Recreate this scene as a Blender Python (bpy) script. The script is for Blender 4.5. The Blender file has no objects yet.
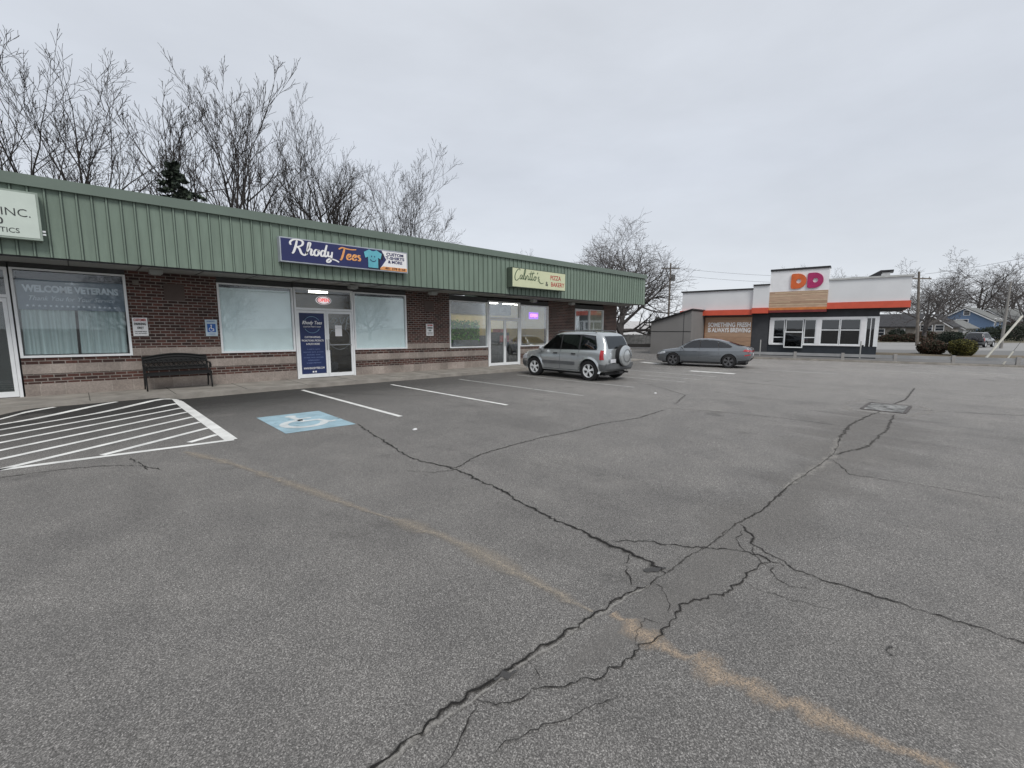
import bpy, bmesh, math, random
from mathutils import Vector, Matrix
from mathutils.bvhtree import BVHTree
R = math.radians
rnd = random.Random(7)
scn = bpy.context.scene
COL = scn.collection

# World axes: +X runs along the shop row to the right, +Y goes into the shops.
HEAD = R(45.8)
def yard(lat, dep):            # survey axes of the far lots -> world
    c, s = math.cos(HEAD), math.sin(HEAD)
    return (lat*s + dep*c, -lat*c + dep*s)
def sm(t):
    t = min(max(t, 0.), 1.); return t*t*(3-2*t)
def gz(x, y=0.):               # the lot falls gently to the right, ramps up at the hatched bay
    z = -0.01*min(max(x-4, 0), 12)
    if 11.6 < y < 16:
        z += 0.085*sm((y-12.0)/1.05)*sm((x+1.3)/.5)*sm((1.75-x)/.55)
    return z

# ------------------------------------------------------------------ materials
MATS = {}
def nodes(name):
    m = bpy.data.materials.new(name); m.use_nodes = True
    nt = m.node_tree; b = nt.nodes['Principled BSDF']
    return m, nt, b
def N(nt, t, **kw):
    n = nt.nodes.new(t)
    for k, v in kw.items():
        if k in n.inputs.keys(): n.inputs[k].default_value = v
        else: setattr(n, k, v)
    return n
def L(nt, a, b): nt.links.new(a, b)
def ramp(nt, fac, stops):
    r = N(nt, 'ShaderNodeValToRGB'); el = r.color_ramp.elements
    while len(el) < len(stops): el.new(.5)
    for e, (p, c) in zip(el, stops):
        e.position = p; e.color = (c[0], c[1], c[2], 1) if not isinstance(c, (int, float)) else (c, c, c, 1)
    L(nt, fac, r.inputs[0]); return r.outputs[0]
def mixc(nt, fac, a, b, mode='MIX'):
    m = N(nt, 'ShaderNodeMix', data_type='RGBA', blend_type=mode)
    for s, v in ((0, fac), (6, a), (7, b)):
        if hasattr(v, 'node') or hasattr(v, 'is_output'): L(nt, v, m.inputs[s])
        elif isinstance(v, (int, float)): m.inputs[s].default_value = v if s == 0 else (v, v, v, 1)
        else: m.inputs[s].default_value = (*v, 1)
    return m.outputs[2]
def noise(nt, scale, detail=4, rough=.55, vec=None):
    n = N(nt, 'ShaderNodeTexNoise'); n.inputs['Scale'].default_value = scale
    n.inputs['Detail'].default_value = detail; n.inputs['Roughness'].default_value = rough
    if vec is not None: L(nt, vec, n.inputs['Vector'])
    return n.outputs['Fac']
def pos(nt): return N(nt, 'ShaderNodeNewGeometry').outputs['Position']
def objc(nt): return N(nt, 'ShaderNodeTexCoord').outputs['Object']
def plain(name, c, rough=.6, metal=0., var=.12, scale=3., bump=0., bscale=40., coat=0., emit=None, es=0.):
    if name in MATS: return MATS[name]
    m, nt, b = nodes(name)
    f = noise(nt, scale, 5, .6, objc(nt))
    lo = tuple(x*(1-var*1.6) for x in c); hi = tuple(min(1, x*(1+var)) for x in c)
    L(nt, ramp(nt, f, [(.3, lo), (.7, hi)]), b.inputs['Base Color'])
    b.inputs['Roughness'].default_value = rough; b.inputs['Metallic'].default_value = metal
    b.inputs['Coat Weight'].default_value = coat; b.inputs['Coat Roughness'].default_value = .06
    if bump:
        bn = N(nt, 'ShaderNodeBump'); bn.inputs['Strength'].default_value = bump; bn.inputs['Distance'].default_value = .01
        L(nt, noise(nt, bscale, 3, .6, objc(nt)), bn.inputs['Height']); L(nt, bn.outputs[0], b.inputs['Normal'])
    if emit: b.inputs['Emission Color'].default_value = (*emit, 1); b.inputs['Emission Strength'].default_value = es
    MATS[name] = m; return m

def make_asphalt():
    m, nt, b = nodes('asphalt'); p = pos(nt)
    big = noise(nt, .22, 5, .6, p); mid = noise(nt, 1.7, 5, .65, p); fine = noise(nt, 130, 2, .8, p)
    vo = N(nt, 'ShaderNodeTexVoronoi'); vo.inputs['Scale'].default_value = 185; L(nt, p, vo.inputs['Vector'])
    stone = ramp(nt, vo.outputs['Color'], [(.25, .55), (.60, .94), (.90, 1.9)])
    col = ramp(nt, big, [(.30, (.135, .130, .123)), (.5, (.168, .161, .152)), (.70, (.215, .205, .190))])
    col = mixc(nt, .5, col, ramp(nt, mid, [(.30, (.125, .120, .114)), (.72, (.215, .206, .193))]))
    sep = N(nt, 'ShaderNodeSeparateXYZ'); L(nt, p, sep.inputs[0])
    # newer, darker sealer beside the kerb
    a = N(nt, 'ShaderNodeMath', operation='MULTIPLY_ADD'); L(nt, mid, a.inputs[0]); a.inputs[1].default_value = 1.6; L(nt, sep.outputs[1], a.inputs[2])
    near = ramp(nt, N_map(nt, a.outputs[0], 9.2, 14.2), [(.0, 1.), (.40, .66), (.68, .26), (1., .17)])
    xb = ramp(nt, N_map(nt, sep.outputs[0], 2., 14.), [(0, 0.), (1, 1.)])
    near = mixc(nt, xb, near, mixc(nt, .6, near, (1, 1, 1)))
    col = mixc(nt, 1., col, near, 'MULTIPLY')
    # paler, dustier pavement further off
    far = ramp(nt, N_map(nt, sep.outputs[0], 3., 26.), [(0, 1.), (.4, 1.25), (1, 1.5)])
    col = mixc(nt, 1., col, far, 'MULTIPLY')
    col = mixc(nt, .9, col, stone, 'MULTIPLY')
    col = mixc(nt, .8, col, ramp(nt, fine, [(.32, .36), (.5, 1.), (.68, 1.9)]), 'MULTIPLY')
    st = noise(nt, .9, 6, .7, p)
    col = mixc(nt, ramp(nt, st, [(.60, 0.), (.72, .5)]), col, (.055, .053, .05))
    mpp = N(nt, 'ShaderNodeMapping'); mpp.inputs['Scale'].default_value = (.9, .28, 1); mpp.inputs['Location'].default_value = (3.3, 1.7, 0); L(nt, p, mpp.inputs[0])
    drip = noise(nt, 1.0, 5, .6, mpp.outputs[0])       # tyre and oil darkening in the bays
    col = mixc(nt, ramp(nt, drip, [(.54, 0.), (.68, .20)]), col, (.045, .044, .043))
    lt = noise(nt, .55, 7, .72, p)
    col = mixc(nt, ramp(nt, lt, [(.56, 0.), (.70, .35)]), col, (.25, .238, .22))
    L(nt, col, b.inputs['Base Color'])
    L(nt, ramp(nt, mid, [(.3, .72), (.7, .92)]), b.inputs['Roughness'])
    b.inputs['Specular IOR Level'].default_value = .35
    bn = N(nt, 'ShaderNodeBump'); bn.inputs['Strength'].default_value = .55; bn.inputs['Distance'].default_value = .006
    L(nt, fine, bn.inputs['Height']); L(nt, bn.outputs[0], b.inputs['Normal'])
    return m
def N_map(nt, v, a, b_):
    n = N(nt, 'ShaderNodeMapRange'); n.inputs[1].default_value = a; n.inputs[2].default_value = b_
    L(nt, v, n.inputs[0]); return n.outputs[0]
def make_brick(name='brick', mortar=(.22, .195, .175), c1=(.036, .018, .015), c2=(.105, .042, .032), w=.215, h=.0785, swap=True, ms=.010):
    m, nt, b = nodes(name); p = pos(nt)
    sep = N(nt, 'ShaderNodeSeparateXYZ'); L(nt, p, sep.inputs[0])
    ad = N(nt, 'ShaderNodeMath', operation='ADD'); L(nt, sep.outputs[0], ad.inputs[0]); L(nt, sep.outputs[1], ad.inputs[1])
    sh = N(nt, 'ShaderNodeMath', operation='MULTIPLY_ADD'); L(nt, sep.outputs[0], sh.inputs[0]); sh.inputs[1].default_value = .01; L(nt, sep.outputs[2], sh.inputs[2])
    cb = N(nt, 'ShaderNodeCombineXYZ'); L(nt, ad.outputs[0], cb.inputs[0]); L(nt, sh.outputs[0], cb.inputs[1])
    br = N(nt, 'ShaderNodeTexBrick'); L(nt, cb.outputs[0], br.inputs['Vector'])
    br.inputs['Scale'].default_value = 1; br.inputs['Brick Width'].default_value = w; br.inputs['Row Height'].default_value = h
    br.inputs['Mortar Size'].default_value = ms; br.inputs['Mortar Smooth'].default_value = .2; br.inputs['Bias'].default_value = -.1
    br.inputs['Color1'].default_value = (*c1, 1); br.inputs['Color2'].default_value = (*c2, 1); br.inputs['Mortar'].default_value = (*mortar, 1)
    n1 = noise(nt, 1.3, 5, .6, p); n2 = noise(nt, 26, 3, .7, p)
    col = mixc(nt, 1., br.outputs['Color'], ramp(nt, n1, [(.3, .72), (.7, 1.25)]), 'MULTIPLY')
    col = mixc(nt, .6, col, ramp(nt, n2, [(.3, .7), (.7, 1.3)]), 'MULTIPLY')
    L(nt, col, b.inputs['Base Color']); b.inputs['Roughness'].default_value = .85
    bn = N(nt, 'ShaderNodeBump'); bn.inputs['Strength'].default_value = .6; bn.inputs['Distance'].default_value = .008; bn.invert = True
    L(nt, br.outputs['Fac'], bn.inputs['Height']); L(nt, bn.outputs[0], b.inputs['Normal'])
    return m
def make_glass(name, tint=(.8, .86, .86), lo=.10, hi=.85, dark=0.):
    m, nt, b = nodes(name); nt.nodes.remove(b); out = nt.nodes['Material Output']
    lw = N(nt, 'ShaderNodeLayerWeight'); lw.inputs['Blend'].default_value = .35
    tr = N(nt, 'ShaderNodeBsdfTransparent'); tr.inputs[0].default_value = (*tint, 1)
    gl = N(nt, 'ShaderNodeBsdfGlossy'); gl.inputs['Roughness'].default_value = .015; gl.inputs[0].default_value = (.95, .97, 1, 1)
    bn = N(nt, 'ShaderNodeBump'); bn.inputs['Strength'].default_value = .03; bn.inputs['Distance'].default_value = .02
    L(nt, noise(nt, 1.1, 2, .5, objc(nt)), bn.inputs['Height']); L(nt, bn.outputs[0], gl.inputs['Normal'])
    mr = N(nt, 'ShaderNodeMapRange'); mr.inputs[3].default_value = lo; mr.inputs[4].default_value = hi
    L(nt, lw.outputs['Fresnel'], mr.inputs[0])
    mx = N(nt, 'ShaderNodeMixShader'); L(nt, mr.outputs[0], mx.inputs[0]); L(nt, tr.outputs[0], mx.inputs[1]); L(nt, gl.outputs[0], mx.inputs[2])
    L(nt, mx.outputs[0], out.inputs[0]); return m
def make_paint_line(name, c, wear=.45, sc=9.):
    """worn road paint: chips let the pavement show through"""
    m, nt, b = nodes(name); out = nt.nodes['Material Output']; p = pos(nt)
    f = noise(nt, sc, 6, .72, p); g = noise(nt, 70, 2, .7, p)
    ad = N(nt, 'ShaderNodeMath', operation='MULTIPLY_ADD'); L(nt, g, ad.inputs[0]); ad.inputs[1].default_value = .35; L(nt, f, ad.inputs[2])
    mask = ramp(nt, ad.outputs[0], [(max(0., wear-.06)+.12, 0.), (wear+.2, 1.)])
    L(nt, mixc(nt, 1., c, ramp(nt, noise(nt, 2.5, 5, .6, p), [(.3, .7), (.7, 1.1)]), 'MULTIPLY'), b.inputs['Base Color'])
    b.inputs['Roughness'].default_value = .75
    tr = N(nt, 'ShaderNodeBsdfTransparent'); mx = N(nt, 'ShaderNodeMixShader')
    L(nt, mask, mx.inputs[0]); L(nt, tr.outputs[0], mx.inputs[1]); L(nt, b.outputs[0], mx.inputs[2]); L(nt, mx.outputs[0], out.inputs[0])
    return m
def make_ribbon(name, c, core, edge, nz=20., opac=1., nw=.8, c2=None, grit=0):
    """ragged strip: UV v runs across (0..1), alpha dies towards the edges through noise"""
    m, nt, b = nodes(name); out = nt.nodes['Material Output']; p = pos(nt)
    uv = N(nt, 'ShaderNodeUVMap').outputs[0]; sp = N(nt, 'ShaderNodeSeparateXYZ'); L(nt, uv, sp.inputs[0])
    a = N(nt, 'ShaderNodeMath', operation='SUBTRACT'); L(nt, sp.outputs[1], a.inputs[0]); a.inputs[1].default_value = .5
    ab = N(nt, 'ShaderNodeMath', operation='ABSOLUTE'); L(nt, a.outputs[0], ab.inputs[0])
    nn = noise(nt, nz, 5, .7, p); n2 = N(nt, 'ShaderNodeMath', operation='MULTIPLY_ADD'); L(nt, nn, n2.inputs[0]); n2.inputs[1].default_value = nw; L(nt, ab.outputs[0], n2.inputs[2])
    mask = ramp(nt, N_map(nt, n2.outputs[0], core+nw*.5, edge+nw*.5), [(0, opac), (1, 0.)])
    if grit: mask = mixc(nt, 1., mask, ramp(nt, noise(nt, grit, 2, .8, p), [(.36, .1), (.62, 1.)]), 'MULTIPLY')
    if c2: L(nt, mixc(nt, noise(nt, 60, 3, .7, p), c, c2), b.inputs['Base Color'])
    else: b.inputs['Base Color'].default_value = (*c, 1)
    b.inputs['Roughness'].default_value = .95; b.inputs['Specular IOR Level'].default_value = .1
    tr = N(nt, 'ShaderNodeBsdfTransparent'); mx = N(nt, 'ShaderNodeMixShader')
    L(nt, mask, mx.inputs[0]); L(nt, tr.outputs[0], mx.inputs[1]); L(nt, b.outputs[0], mx.inputs[2]); L(nt, mx.outputs[0], out.inputs[0])
    return m
def make_wood(name, c1, c2, row=.22):
    m, nt, b = nodes(name); o = objc(nt); sep = N(nt, 'ShaderNodeSeparateXYZ'); L(nt, o, sep.inputs[0])
    d = N(nt, 'ShaderNodeMath', operation='DIVIDE'); L(nt, sep.outputs[2], d.inputs[0]); d.inputs[1].default_value = row
    fl = N(nt, 'ShaderNodeMath', operation='FLOOR'); L(nt, d.outputs[0], fl.inputs[0])
    wn = N(nt, 'ShaderNodeTexWhiteNoise', noise_dimensions='1D'); L(nt, fl.outputs[0], wn.inputs['W'])
    mp = N(nt, 'ShaderNodeMapping'); mp.inputs['Scale'].default_value = (1.5, 1.5, 22); L(nt, o, mp.inputs[0])
    g = noise(nt, 1.5, 5, .6, mp.outputs[0])
    base = mixc(nt, wn.outputs['Value'], c1, c2)
    fr = N(nt, 'ShaderNodeMath', operation='FRACT'); L(nt, d.outputs[0], fr.inputs[0])
    base = mixc(nt, 1., base, ramp(nt, g, [(.3, .75), (.7, 1.2)]), 'MULTIPLY')
    base = mixc(nt, 1., base, ramp(nt, fr.outputs[0], [(0, .45), (.07, 1.)]), 'MULTIPLY')
    L(nt, base, b.inputs['Base Color']); b.inputs['Roughness'].default_value = .7
    return m
def make_curtain(name, c, sc=16.):
    m, nt, b = nodes(name); sep = N(nt, 'ShaderNodeSeparateXYZ'); L(nt, objc(nt), sep.inputs[0])
    cb = N(nt, 'ShaderNodeCombineXYZ'); L(nt, sep.outputs[0], cb.inputs[0])
    g = noise(nt, sc, 3, .6, cb.outputs[0])
    L(nt, mixc(nt, 1., c, ramp(nt, g, [(.3, .55), (.7, 1.2)]), 'MULTIPLY'), b.inputs['Base Color'])
    b.inputs['Roughness'].default_value = .9; return m
def make_ground(name, c1, c2, sc=.4):
    m, nt, b = nodes(name); p = pos(nt)
    c = mixc(nt, noise(nt, sc, 6, .65, p), c1, c2)
    c = mixc(nt, .6, c, ramp(nt, noise(nt, 25, 3, .7, p), [(.3, .6), (.7, 1.4)]), 'MULTIPLY')
    L(nt, c, b.inputs['Base Color']); b.inputs['Roughness'].default_value = .95; return m
def make_fascia():
    m, nt, b = nodes('green_metal'); p = pos(nt)
    mp = N(nt, 'ShaderNodeMapping'); mp.inputs['Scale'].default_value = (3.5, 3.5, .5); L(nt, p, mp.inputs[0])
    s = noise(nt, 1.6, 5, .65, mp.outputs[0]); big = noise(nt, .5, 3, .5, p)
    c = mixc(nt, 1., (.185, .240, .195), ramp(nt, s, [(.3, .84), (.7, 1.10)]), 'MULTIPLY')
    c = mixc(nt, 1., c, ramp(nt, big, [(.3, .9), (.7, 1.08)]), 'MULTIPLY')
    L(nt, c, b.inputs['Base Color']); b.inputs['Roughness'].default_value = .5; b.inputs['Specular IOR Level'].default_value = .3; return m

ASPH = make_asphalt(); BRICK = make_brick()
BLOCK = make_brick('block_course', (.34, .30, .265), (.255, .218, .192), (.315, .272, .242), .41, .60, ms=.009)
GREEN = make_fascia()
CONC = plain('concrete', (.29, .27, .24), .9, var=.2, scale=2.2, bump=.4)
WHITE = plain('white_aluminium', (.78, .80, .81), .4, .0, .05)
WPAINT = plain('white_panel', (.80, .80, .81), .6, var=.04)
ALU = plain('grey_aluminium', (.30, .31, .31), .4, .4, .1)
DARK = plain('dark_trim', (.018, .018, .02), .5)
SOFF = plain('soffit_paint', (.30, .305, .29), .8, var=.12, scale=.9)
GLASS = make_glass('shop_glass', (.97, .99, .99), .045, .38); GLASSD = make_glass('dark_glass', (.25, .27, .28), .06, .8)
GLASSC = make_glass('car_glass', (.22, .24, .25), .06, .42)
BLIND = plain('roller_blind', (.84, .93, .93), .85, var=.03)
CURT = make_curtain('aqua_curtain', (.50, .60, .60))
FILM = plain('frosted_film', (.19, .235, .29), .7, var=.06)
NAVY = plain('navy_print', (.018, .024, .105), .5, var=.05)
POSTER = plain('poster_print', (.014, .028, .105), .5, var=.25, scale=.8)
WHITEP = plain('white_print', (.80, .80, .80), .5, var=.02)
GREYP = plain('pale_lettering', (.62, .68, .75), .6, var=.02)
CREAM = plain('cream_sign', (.60, .63, .42), .5, var=.04)
CABINET = plain('sign_cabinet', (.075, .10, .075), .5)
SILVERC = plain('silver_cabinet', (.42, .45, .50), .4, .3)
PALEFACE = plain('pale_sign_face', (.56, .63, .57), .5, var=.03)
BLACKP = plain('black_print', (.03, .035, .035), .6)
GREENP = plain('dark_green_print', (.05, .10, .05), .6)
REDP = plain('red_print', (.42, .05, .045), .6)
ORNG = plain('orange_print', (.78, .36, .13), .6)
TEAL = plain('teal_print', (.12, .42, .50), .6)
BLUEP = plain('blue_print', (.03, .12, .38), .6)
BLACKM = plain('black_iron', (.003, .0035, .004), .7, .0)
BARK = plain('bark', (.040, .035, .032), .95, var=.3, scale=2)
BARK2 = plain('grey_bark', (.105, .095, .092), .95, var=.3, scale=2)
BARK3 = plain('pale_bark', (.19, .18, .175), .95, var=.3, scale=2)
RUB = plain('tyre_rubber', (.012, .012, .013), .8)
ALLOY = plain('alloy_rim', (.78, .80, .81), .35, .2, .05)
DALLOY = plain('dark_alloy', (.12, .12, .125), .35, .3, .05)
WOODP = plain('weathered_pole', (.16, .14, .12), .9, var=.25)

# ------------------------------------------------------------------ mesh helpers
class MB:
    def __init__(s): s.v = []; s.f = []; s.m = []; s.uv = {}
    def add(s, vs, fs, mi=0):
        o = len(s.v); s.v += [tuple(v) for v in vs]
        for f in fs: s.f.append(tuple(i+o for i in f)); s.m.append(mi)
        return s
    def box(s, x0, x1, y0, y1, z0, z1, mi=0):
        if x0 > x1: x0, x1 = x1, x0
        if y0 > y1: y0, y1 = y1, y0
        if z0 > z1: z0, z1 = z1, z0
        vs = [(x, y, z) for x in (x0, x1) for y in (y0, y1) for z in (z0, z1)]
        return s.add(vs, [(0, 1, 3, 2), (4, 6, 7, 5), (0, 4, 5, 1), (2, 3, 7, 6), (0, 2, 6, 4), (1, 5, 7, 3)], mi)
    def quad(s, a, b, c, d, mi=0): return s.add([a, b, c, d], [(0, 1, 2, 3)], mi)
    def tube(s, pts, r, n=8, mi=0, cap=True):
        pts = [Vector(p) for p in pts]; rs = r if isinstance(r, (list, tuple)) else [r]*len(pts)
        vs = []; fs = []; prev = None
        for i, p in enumerate(pts):
            d = (pts[min(i+1, len(pts)-1)]-pts[max(i-1, 0)]).normalized()
            if prev is None:
                up = Vector((0, 0, 1)) if abs(d.z) < .9 else Vector((1, 0, 0)); a = d.cross(up).normalized()
            else:
                a = prev-d*prev.dot(d); a.normalize()
            prev = a; b = d.cross(a)
            for k in range(n):
                t = 2*math.pi*k/n; vs.append(p+(a*math.cos(t)+b*math.sin(t))*rs[i])
        for i in range(len(pts)-1):
            for k in range(n):
                k2 = (k+1) % n; fs.append((i*n+k, i*n+k2, (i+1)*n+k2, (i+1)*n+k))
        if cap: fs.append(tuple(range(n-1, -1, -1))); fs.append(tuple((len(pts)-1)*n+k for k in range(n)))
        return s.add(vs, fs, mi)
    def lathe(s, prof, c, axis='y', n=28, mi=0):
        vs = []; fs = []
        for (r, h) in prof:
            for k in range(n):
                t = 2*math.pi*k/n; a, b = r*math.cos(t), r*math.sin(t)
                v = {'y': (a, h, b), 'x': (h, a, b), 'z': (a, b, h)}[axis]
                vs.append((v[0]+c[0], v[1]+c[1], v[2]+c[2]))
        for i in range(len(prof)-1):
            for k in range(n):
                k2 = (k+1) % n; fs.append((i*n+k, i*n+k2, (i+1)*n+k2, (i+1)*n+k))
        return s.add(vs, fs, mi)
    def prism(s, poly, y0, y1, mi=0, plane='xz'):
        n = len(poly); vs = []
        for y in (y0, y1):
            for (a, b) in poly: vs.append({'xz': (a, y, b), 'yz': (y, a, b), 'xy': (a, b, y)}[plane])
        fs = [tuple(range(n)), tuple(range(2*n-1, n-1, -1))]+[(i, i+n, (i+1) % n+n, (i+1) % n) for i in range(n)]
        return s.add(vs, fs, mi)
    def xf(s, fn): s.v = [fn(*v) for v in s.v]; return s
    def build(s, name, mats, parent=None, smooth=False, fixn=True):
        me = bpy.data.meshes.new(name); me.from_pydata(s.v, [], s.f)
        for m in (mats if isinstance(mats, list) else [mats]): me.materials.append(m)
        me.polygons.foreach_set('material_index', s.m)
        if fixn:
            bm = bmesh.new(); bm.from_mesh(me); bmesh.ops.recalc_face_normals(bm, faces=bm.faces); bm.to_mesh(me); bm.free()
        if smooth: smooth_by(me)
        me.update(); return link(name, me, parent)
def smooth_by(me, ang=35):
    me.polygons.foreach_set('use_smooth', [True]*len(me.polygons))
    bm = bmesh.new(); bm.from_mesh(me); a = R(ang)
    for e in bm.edges:
        if len(e.link_faces) == 2 and e.calc_face_angle(0) > a: e.smooth = False
    bm.to_mesh(me); bm.free()
def link(name, me, parent=None):
    o = bpy.data.objects.new(name, me); COL.objects.link(o)
    if parent: o.parent = parent
    return o
def tag(o, label=None, cat=None, group=None, kind=None):
    if label: o['label'] = label
    if cat: o['category'] = cat
    if group: o['group'] = group
    if kind: o['kind'] = kind
    return o
def thing(name, label, cat, loc=(0, 0, 0), rz=0., group=None):
    o = bpy.data.objects.new(name, None); COL.objects.link(o); o.empty_display_size = .2
    o.location = loc; o.rotation_euler = (0, 0, rz); return tag(o, label, cat, group)
def kids(o): return [c for c in bpy.data.objects if c.parent == o]
def dup(o, parent=None, top=True):
    c = o.copy(); COL.objects.link(c)
    if parent: c.parent = parent
    for ch in kids(o): dup(ch, c)
    return c
def plane_xf(y=0.):            # text lies in x/z, facing -y
    return Matrix(((1, 0, 0, 0), (0, 0, -1, 0), (0, 1, 0, 0), (0, 0, 0, 1)))
def text(name, s, size, mat, parent, x, y, z, align='CENTER', bold=0., shear=0., ext=.004, width=None, flat=None):
    cu = bpy.data.curves.new(name, 'FONT'); cu.body = s; cu.size = size; cu.align_x = align; cu.align_y = 'CENTER'
    cu.extrude = ext; cu.offset = bold*size; cu.shear = shear; cu.resolution_u = 3
    ob = bpy.data.objects.new(name, cu); COL.objects.link(ob)
    dg = bpy.context.evaluated_depsgraph_get(); me = bpy.data.meshes.new_from_object(ob.evaluated_get(dg))
    bpy.data.objects.remove(ob); bpy.data.curves.remove(cu)
    if width and len(me.vertices):
        xs = [v.co.x for v in me.vertices]; k = width/(max(xs)-min(xs)); me.transform(Matrix.Diagonal((k, 1, 1, 1)))
    me.materials.append(mat)
    me.transform(Matrix.Translation((x, y, z)) @ plane_xf() if flat is None else Matrix.Translation((x, y, z)))
    me.name = name; return link(name, me, parent)
def catmull(P, n=8):
    P = [Vector((p[0], p[1])) for p in P]; out = []
    for i in range(len(P)-1):
        p0, p1, p2, p3 = P[max(i-1, 0)], P[i], P[i+1], P[min(i+2, len(P)-1)]
        for k in range(n):
            t = k/n; out.append(.5*((2*p1)+(p2-p0)*t+(2*p0-5*p1+4*p2-p3)*t*t+(3*p1-p0-3*p2+p3)*t**3))
    out.append(P[-1]); return out
def strokes(mb, lst, ox, oz, s, w, y0, th=.006, slant=.25, mi=0):
    """brush strokes drawn in x/z: each stroke is a smoothed flat ribbon"""
    for j, st in enumerate(lst):
        pts = catmull(st, 6); n = len(pts); vs = []; fs = []
        for i, p in enumerate(pts):
            d = (pts[min(i+1, n-1)]-pts[max(i-1, 0)]);  d = d.normalized() if d.length > 1e-6 else Vector((1, 0))
            q = Vector((-d.y, d.x)); ww = w*(.55+.55*abs(d.y))*(.75+.25*math.sin(math.pi*i/(n-1)))
            for sg in (-1, 1):
                v = p+q*ww*sg; vs.append((ox+s*(v.x+slant*v.y), y0-th-j*.0006, oz+s*v.y))
        for i in range(n-1): fs.append((2*i, 2*i+1, 2*i+3, 2*i+2))
        mb.add(vs, fs, mi)

# ------------------------------------------------------------------ camera, sky, sun
cam = bpy.data.cameras.new('camera'); co = bpy.data.objects.new('camera', cam); COL.objects.link(co); scn.camera = co
cam.sensor_width = 36; cam.lens = 446/1024*36; cam.clip_end = 2000; cam.clip_start = .05
co.location = (0, 0, 1.70); co.rotation_euler = (R(90)-math.atan(56/446), 0, HEAD-R(90))
scn.render.resolution_x = 1024; scn.render.resolution_y = 768
scn.view_settings.view_transform = 'Standard'; scn.view_settings.look = 'None'; scn.view_settings.exposure = 0
w = bpy.data.worlds.new('World'); scn.world = w; w.use_nodes = True; nt = w.node_tree
bg = nt.nodes['Background']; SUN_EL = R(48); SUN_AZ = R(205)
sky = N(nt, 'ShaderNodeTexSky', sky_type='NISHITA', sun_disc=False, sun_elevation=SUN_EL, sun_rotation=SUN_AZ, dust_density=4., air_density=1.)
tc = N(nt, 'ShaderNodeTexCoord').outputs['Generated']; sx = N(nt, 'ShaderNodeSeparateXYZ'); L(nt, tc, sx.inputs[0])
el = ramp(nt, sx.outputs[2], [(0., (.72, .75, .78)), (.10, (.62, .655, .705)), (.30, (.55, .585, .645)), (.62, (.60, .63, .68)), (1., (.64, .66, .70))])
mp = N(nt, 'ShaderNodeMapping'); mp.inputs['Scale'].default_value = (1.1, 1.6, 4.2); mp.inputs['Rotation'].default_value = (0, 0, R(20)); L(nt, tc, mp.inputs[0])
c1 = noise(nt, 1.15, 4, .5, mp.outputs[0]); c2 = noise(nt, 3.2, 5, .55, mp.outputs[0])
cl = mixc(nt, 1., el, ramp(nt, c1, [(.34, .955), (.66, 1.035)]), 'MULTIPLY')
cl = mixc(nt, 1., cl, ramp(nt, c2, [(.3, .965), (.7, 1.035)]), 'MULTIPLY')
sc_ = mixc(nt, 1., sky.outputs[0], (.09, .09, .09), 'MULTIPLY')
L(nt, mixc(nt, .93, sc_, cl), bg.inputs[0]); bg.inputs[1].default_value = 1.22
sl = bpy.data.lights.new('sun', 'SUN'); so = bpy.data.objects.new('sun', sl); COL.objects.link(so)
sl.energy = 1.9; sl.angle = R(22); sl.color = (1, .97, .93)
so.rotation_euler = (R(90)-SUN_EL, 0, R(180)-SUN_AZ)

# ------------------------------------------------------------------ ground
def structure(o): o['kind'] = 'structure'; return o
def grid_sheet(name, xs, ys, dz, mat, fz=gz):
    mb = MB(); nx, ny = len(xs), len(ys)
    vs = [(x, y, fz(x, y)+dz) for y in ys for x in xs]
    fs = [(j*nx+i, j*nx+i+1, (j+1)*nx+i+1, (j+1)*nx+i) for j in range(ny-1) for i in range(nx-1)]
    mb.add(vs, fs); return structure(mb.build(name, mat, smooth=True, fixn=False))
xs = [-900, -300, -80, -30, -12, -6]+[-3+.25*i for i in range(0, 41)]+[8, 9, 10, 11, 12, 13, 14, 15, 16, 18, 24, 40, 80, 200, 500, 1100]
ys = [-1000, -300, -80, -30, -10, -4, 0, 4, 8, 10, 11]+[11.5+.15*i for i in range(0, 14)]+[13.9, 14.4, 15, 18, 25, 40, 80, 200, 500, 1100]
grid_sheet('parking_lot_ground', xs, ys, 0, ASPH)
def strip(mb, a, b, wd, dz=.004, n=8, mi=0, w2=None):
    a = Vector(a); b = Vector(b); d = (b-a).normalized(); q = Vector((-d.y, d.x)); vs = []; fs = []
    for i in range(n+1):
        t = i/n; p = a+(b-a)*t; ww = (wd+((w2 or wd)-wd)*t)/2
        for sg in (-1, 1): v = p+q*ww*sg; vs.append((v.x, v.y, gz(v.x, v.y)+dz))
    fs = [(2*i, 2*i+2, 2*i+3, 2*i+1) for i in range(n)]; mb.add(vs, fs, mi); return mb
PW = make_paint_line('worn_white_paint', (.78, .78, .75), .30); PW2 = make_paint_line('faded_white_paint', (.42, .42, .40), .42)
PBLUE = make_paint_line('faded_blue_paint', (.33, .48, .55), .37, 6)
PWF = make_paint_line('symbol_white_paint', (.62, .66, .66), .24, 5)
for i, (x, y0, y1, m) in enumerate([(4.36, 12.8, 7.6, PW), (6.83, 12.35, 7.2, PW), (9.33, 12.2, 6.95, PW2), (11.95, 12.0, 7.0, PW2), (14.5, 11.6, 6.6, PW2), (17.1, 11.4, 6.6, PW2)]):
    structure(strip(MB(), (x, y0), (x+.02, y1), .10).build('stall_line', m))
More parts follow.
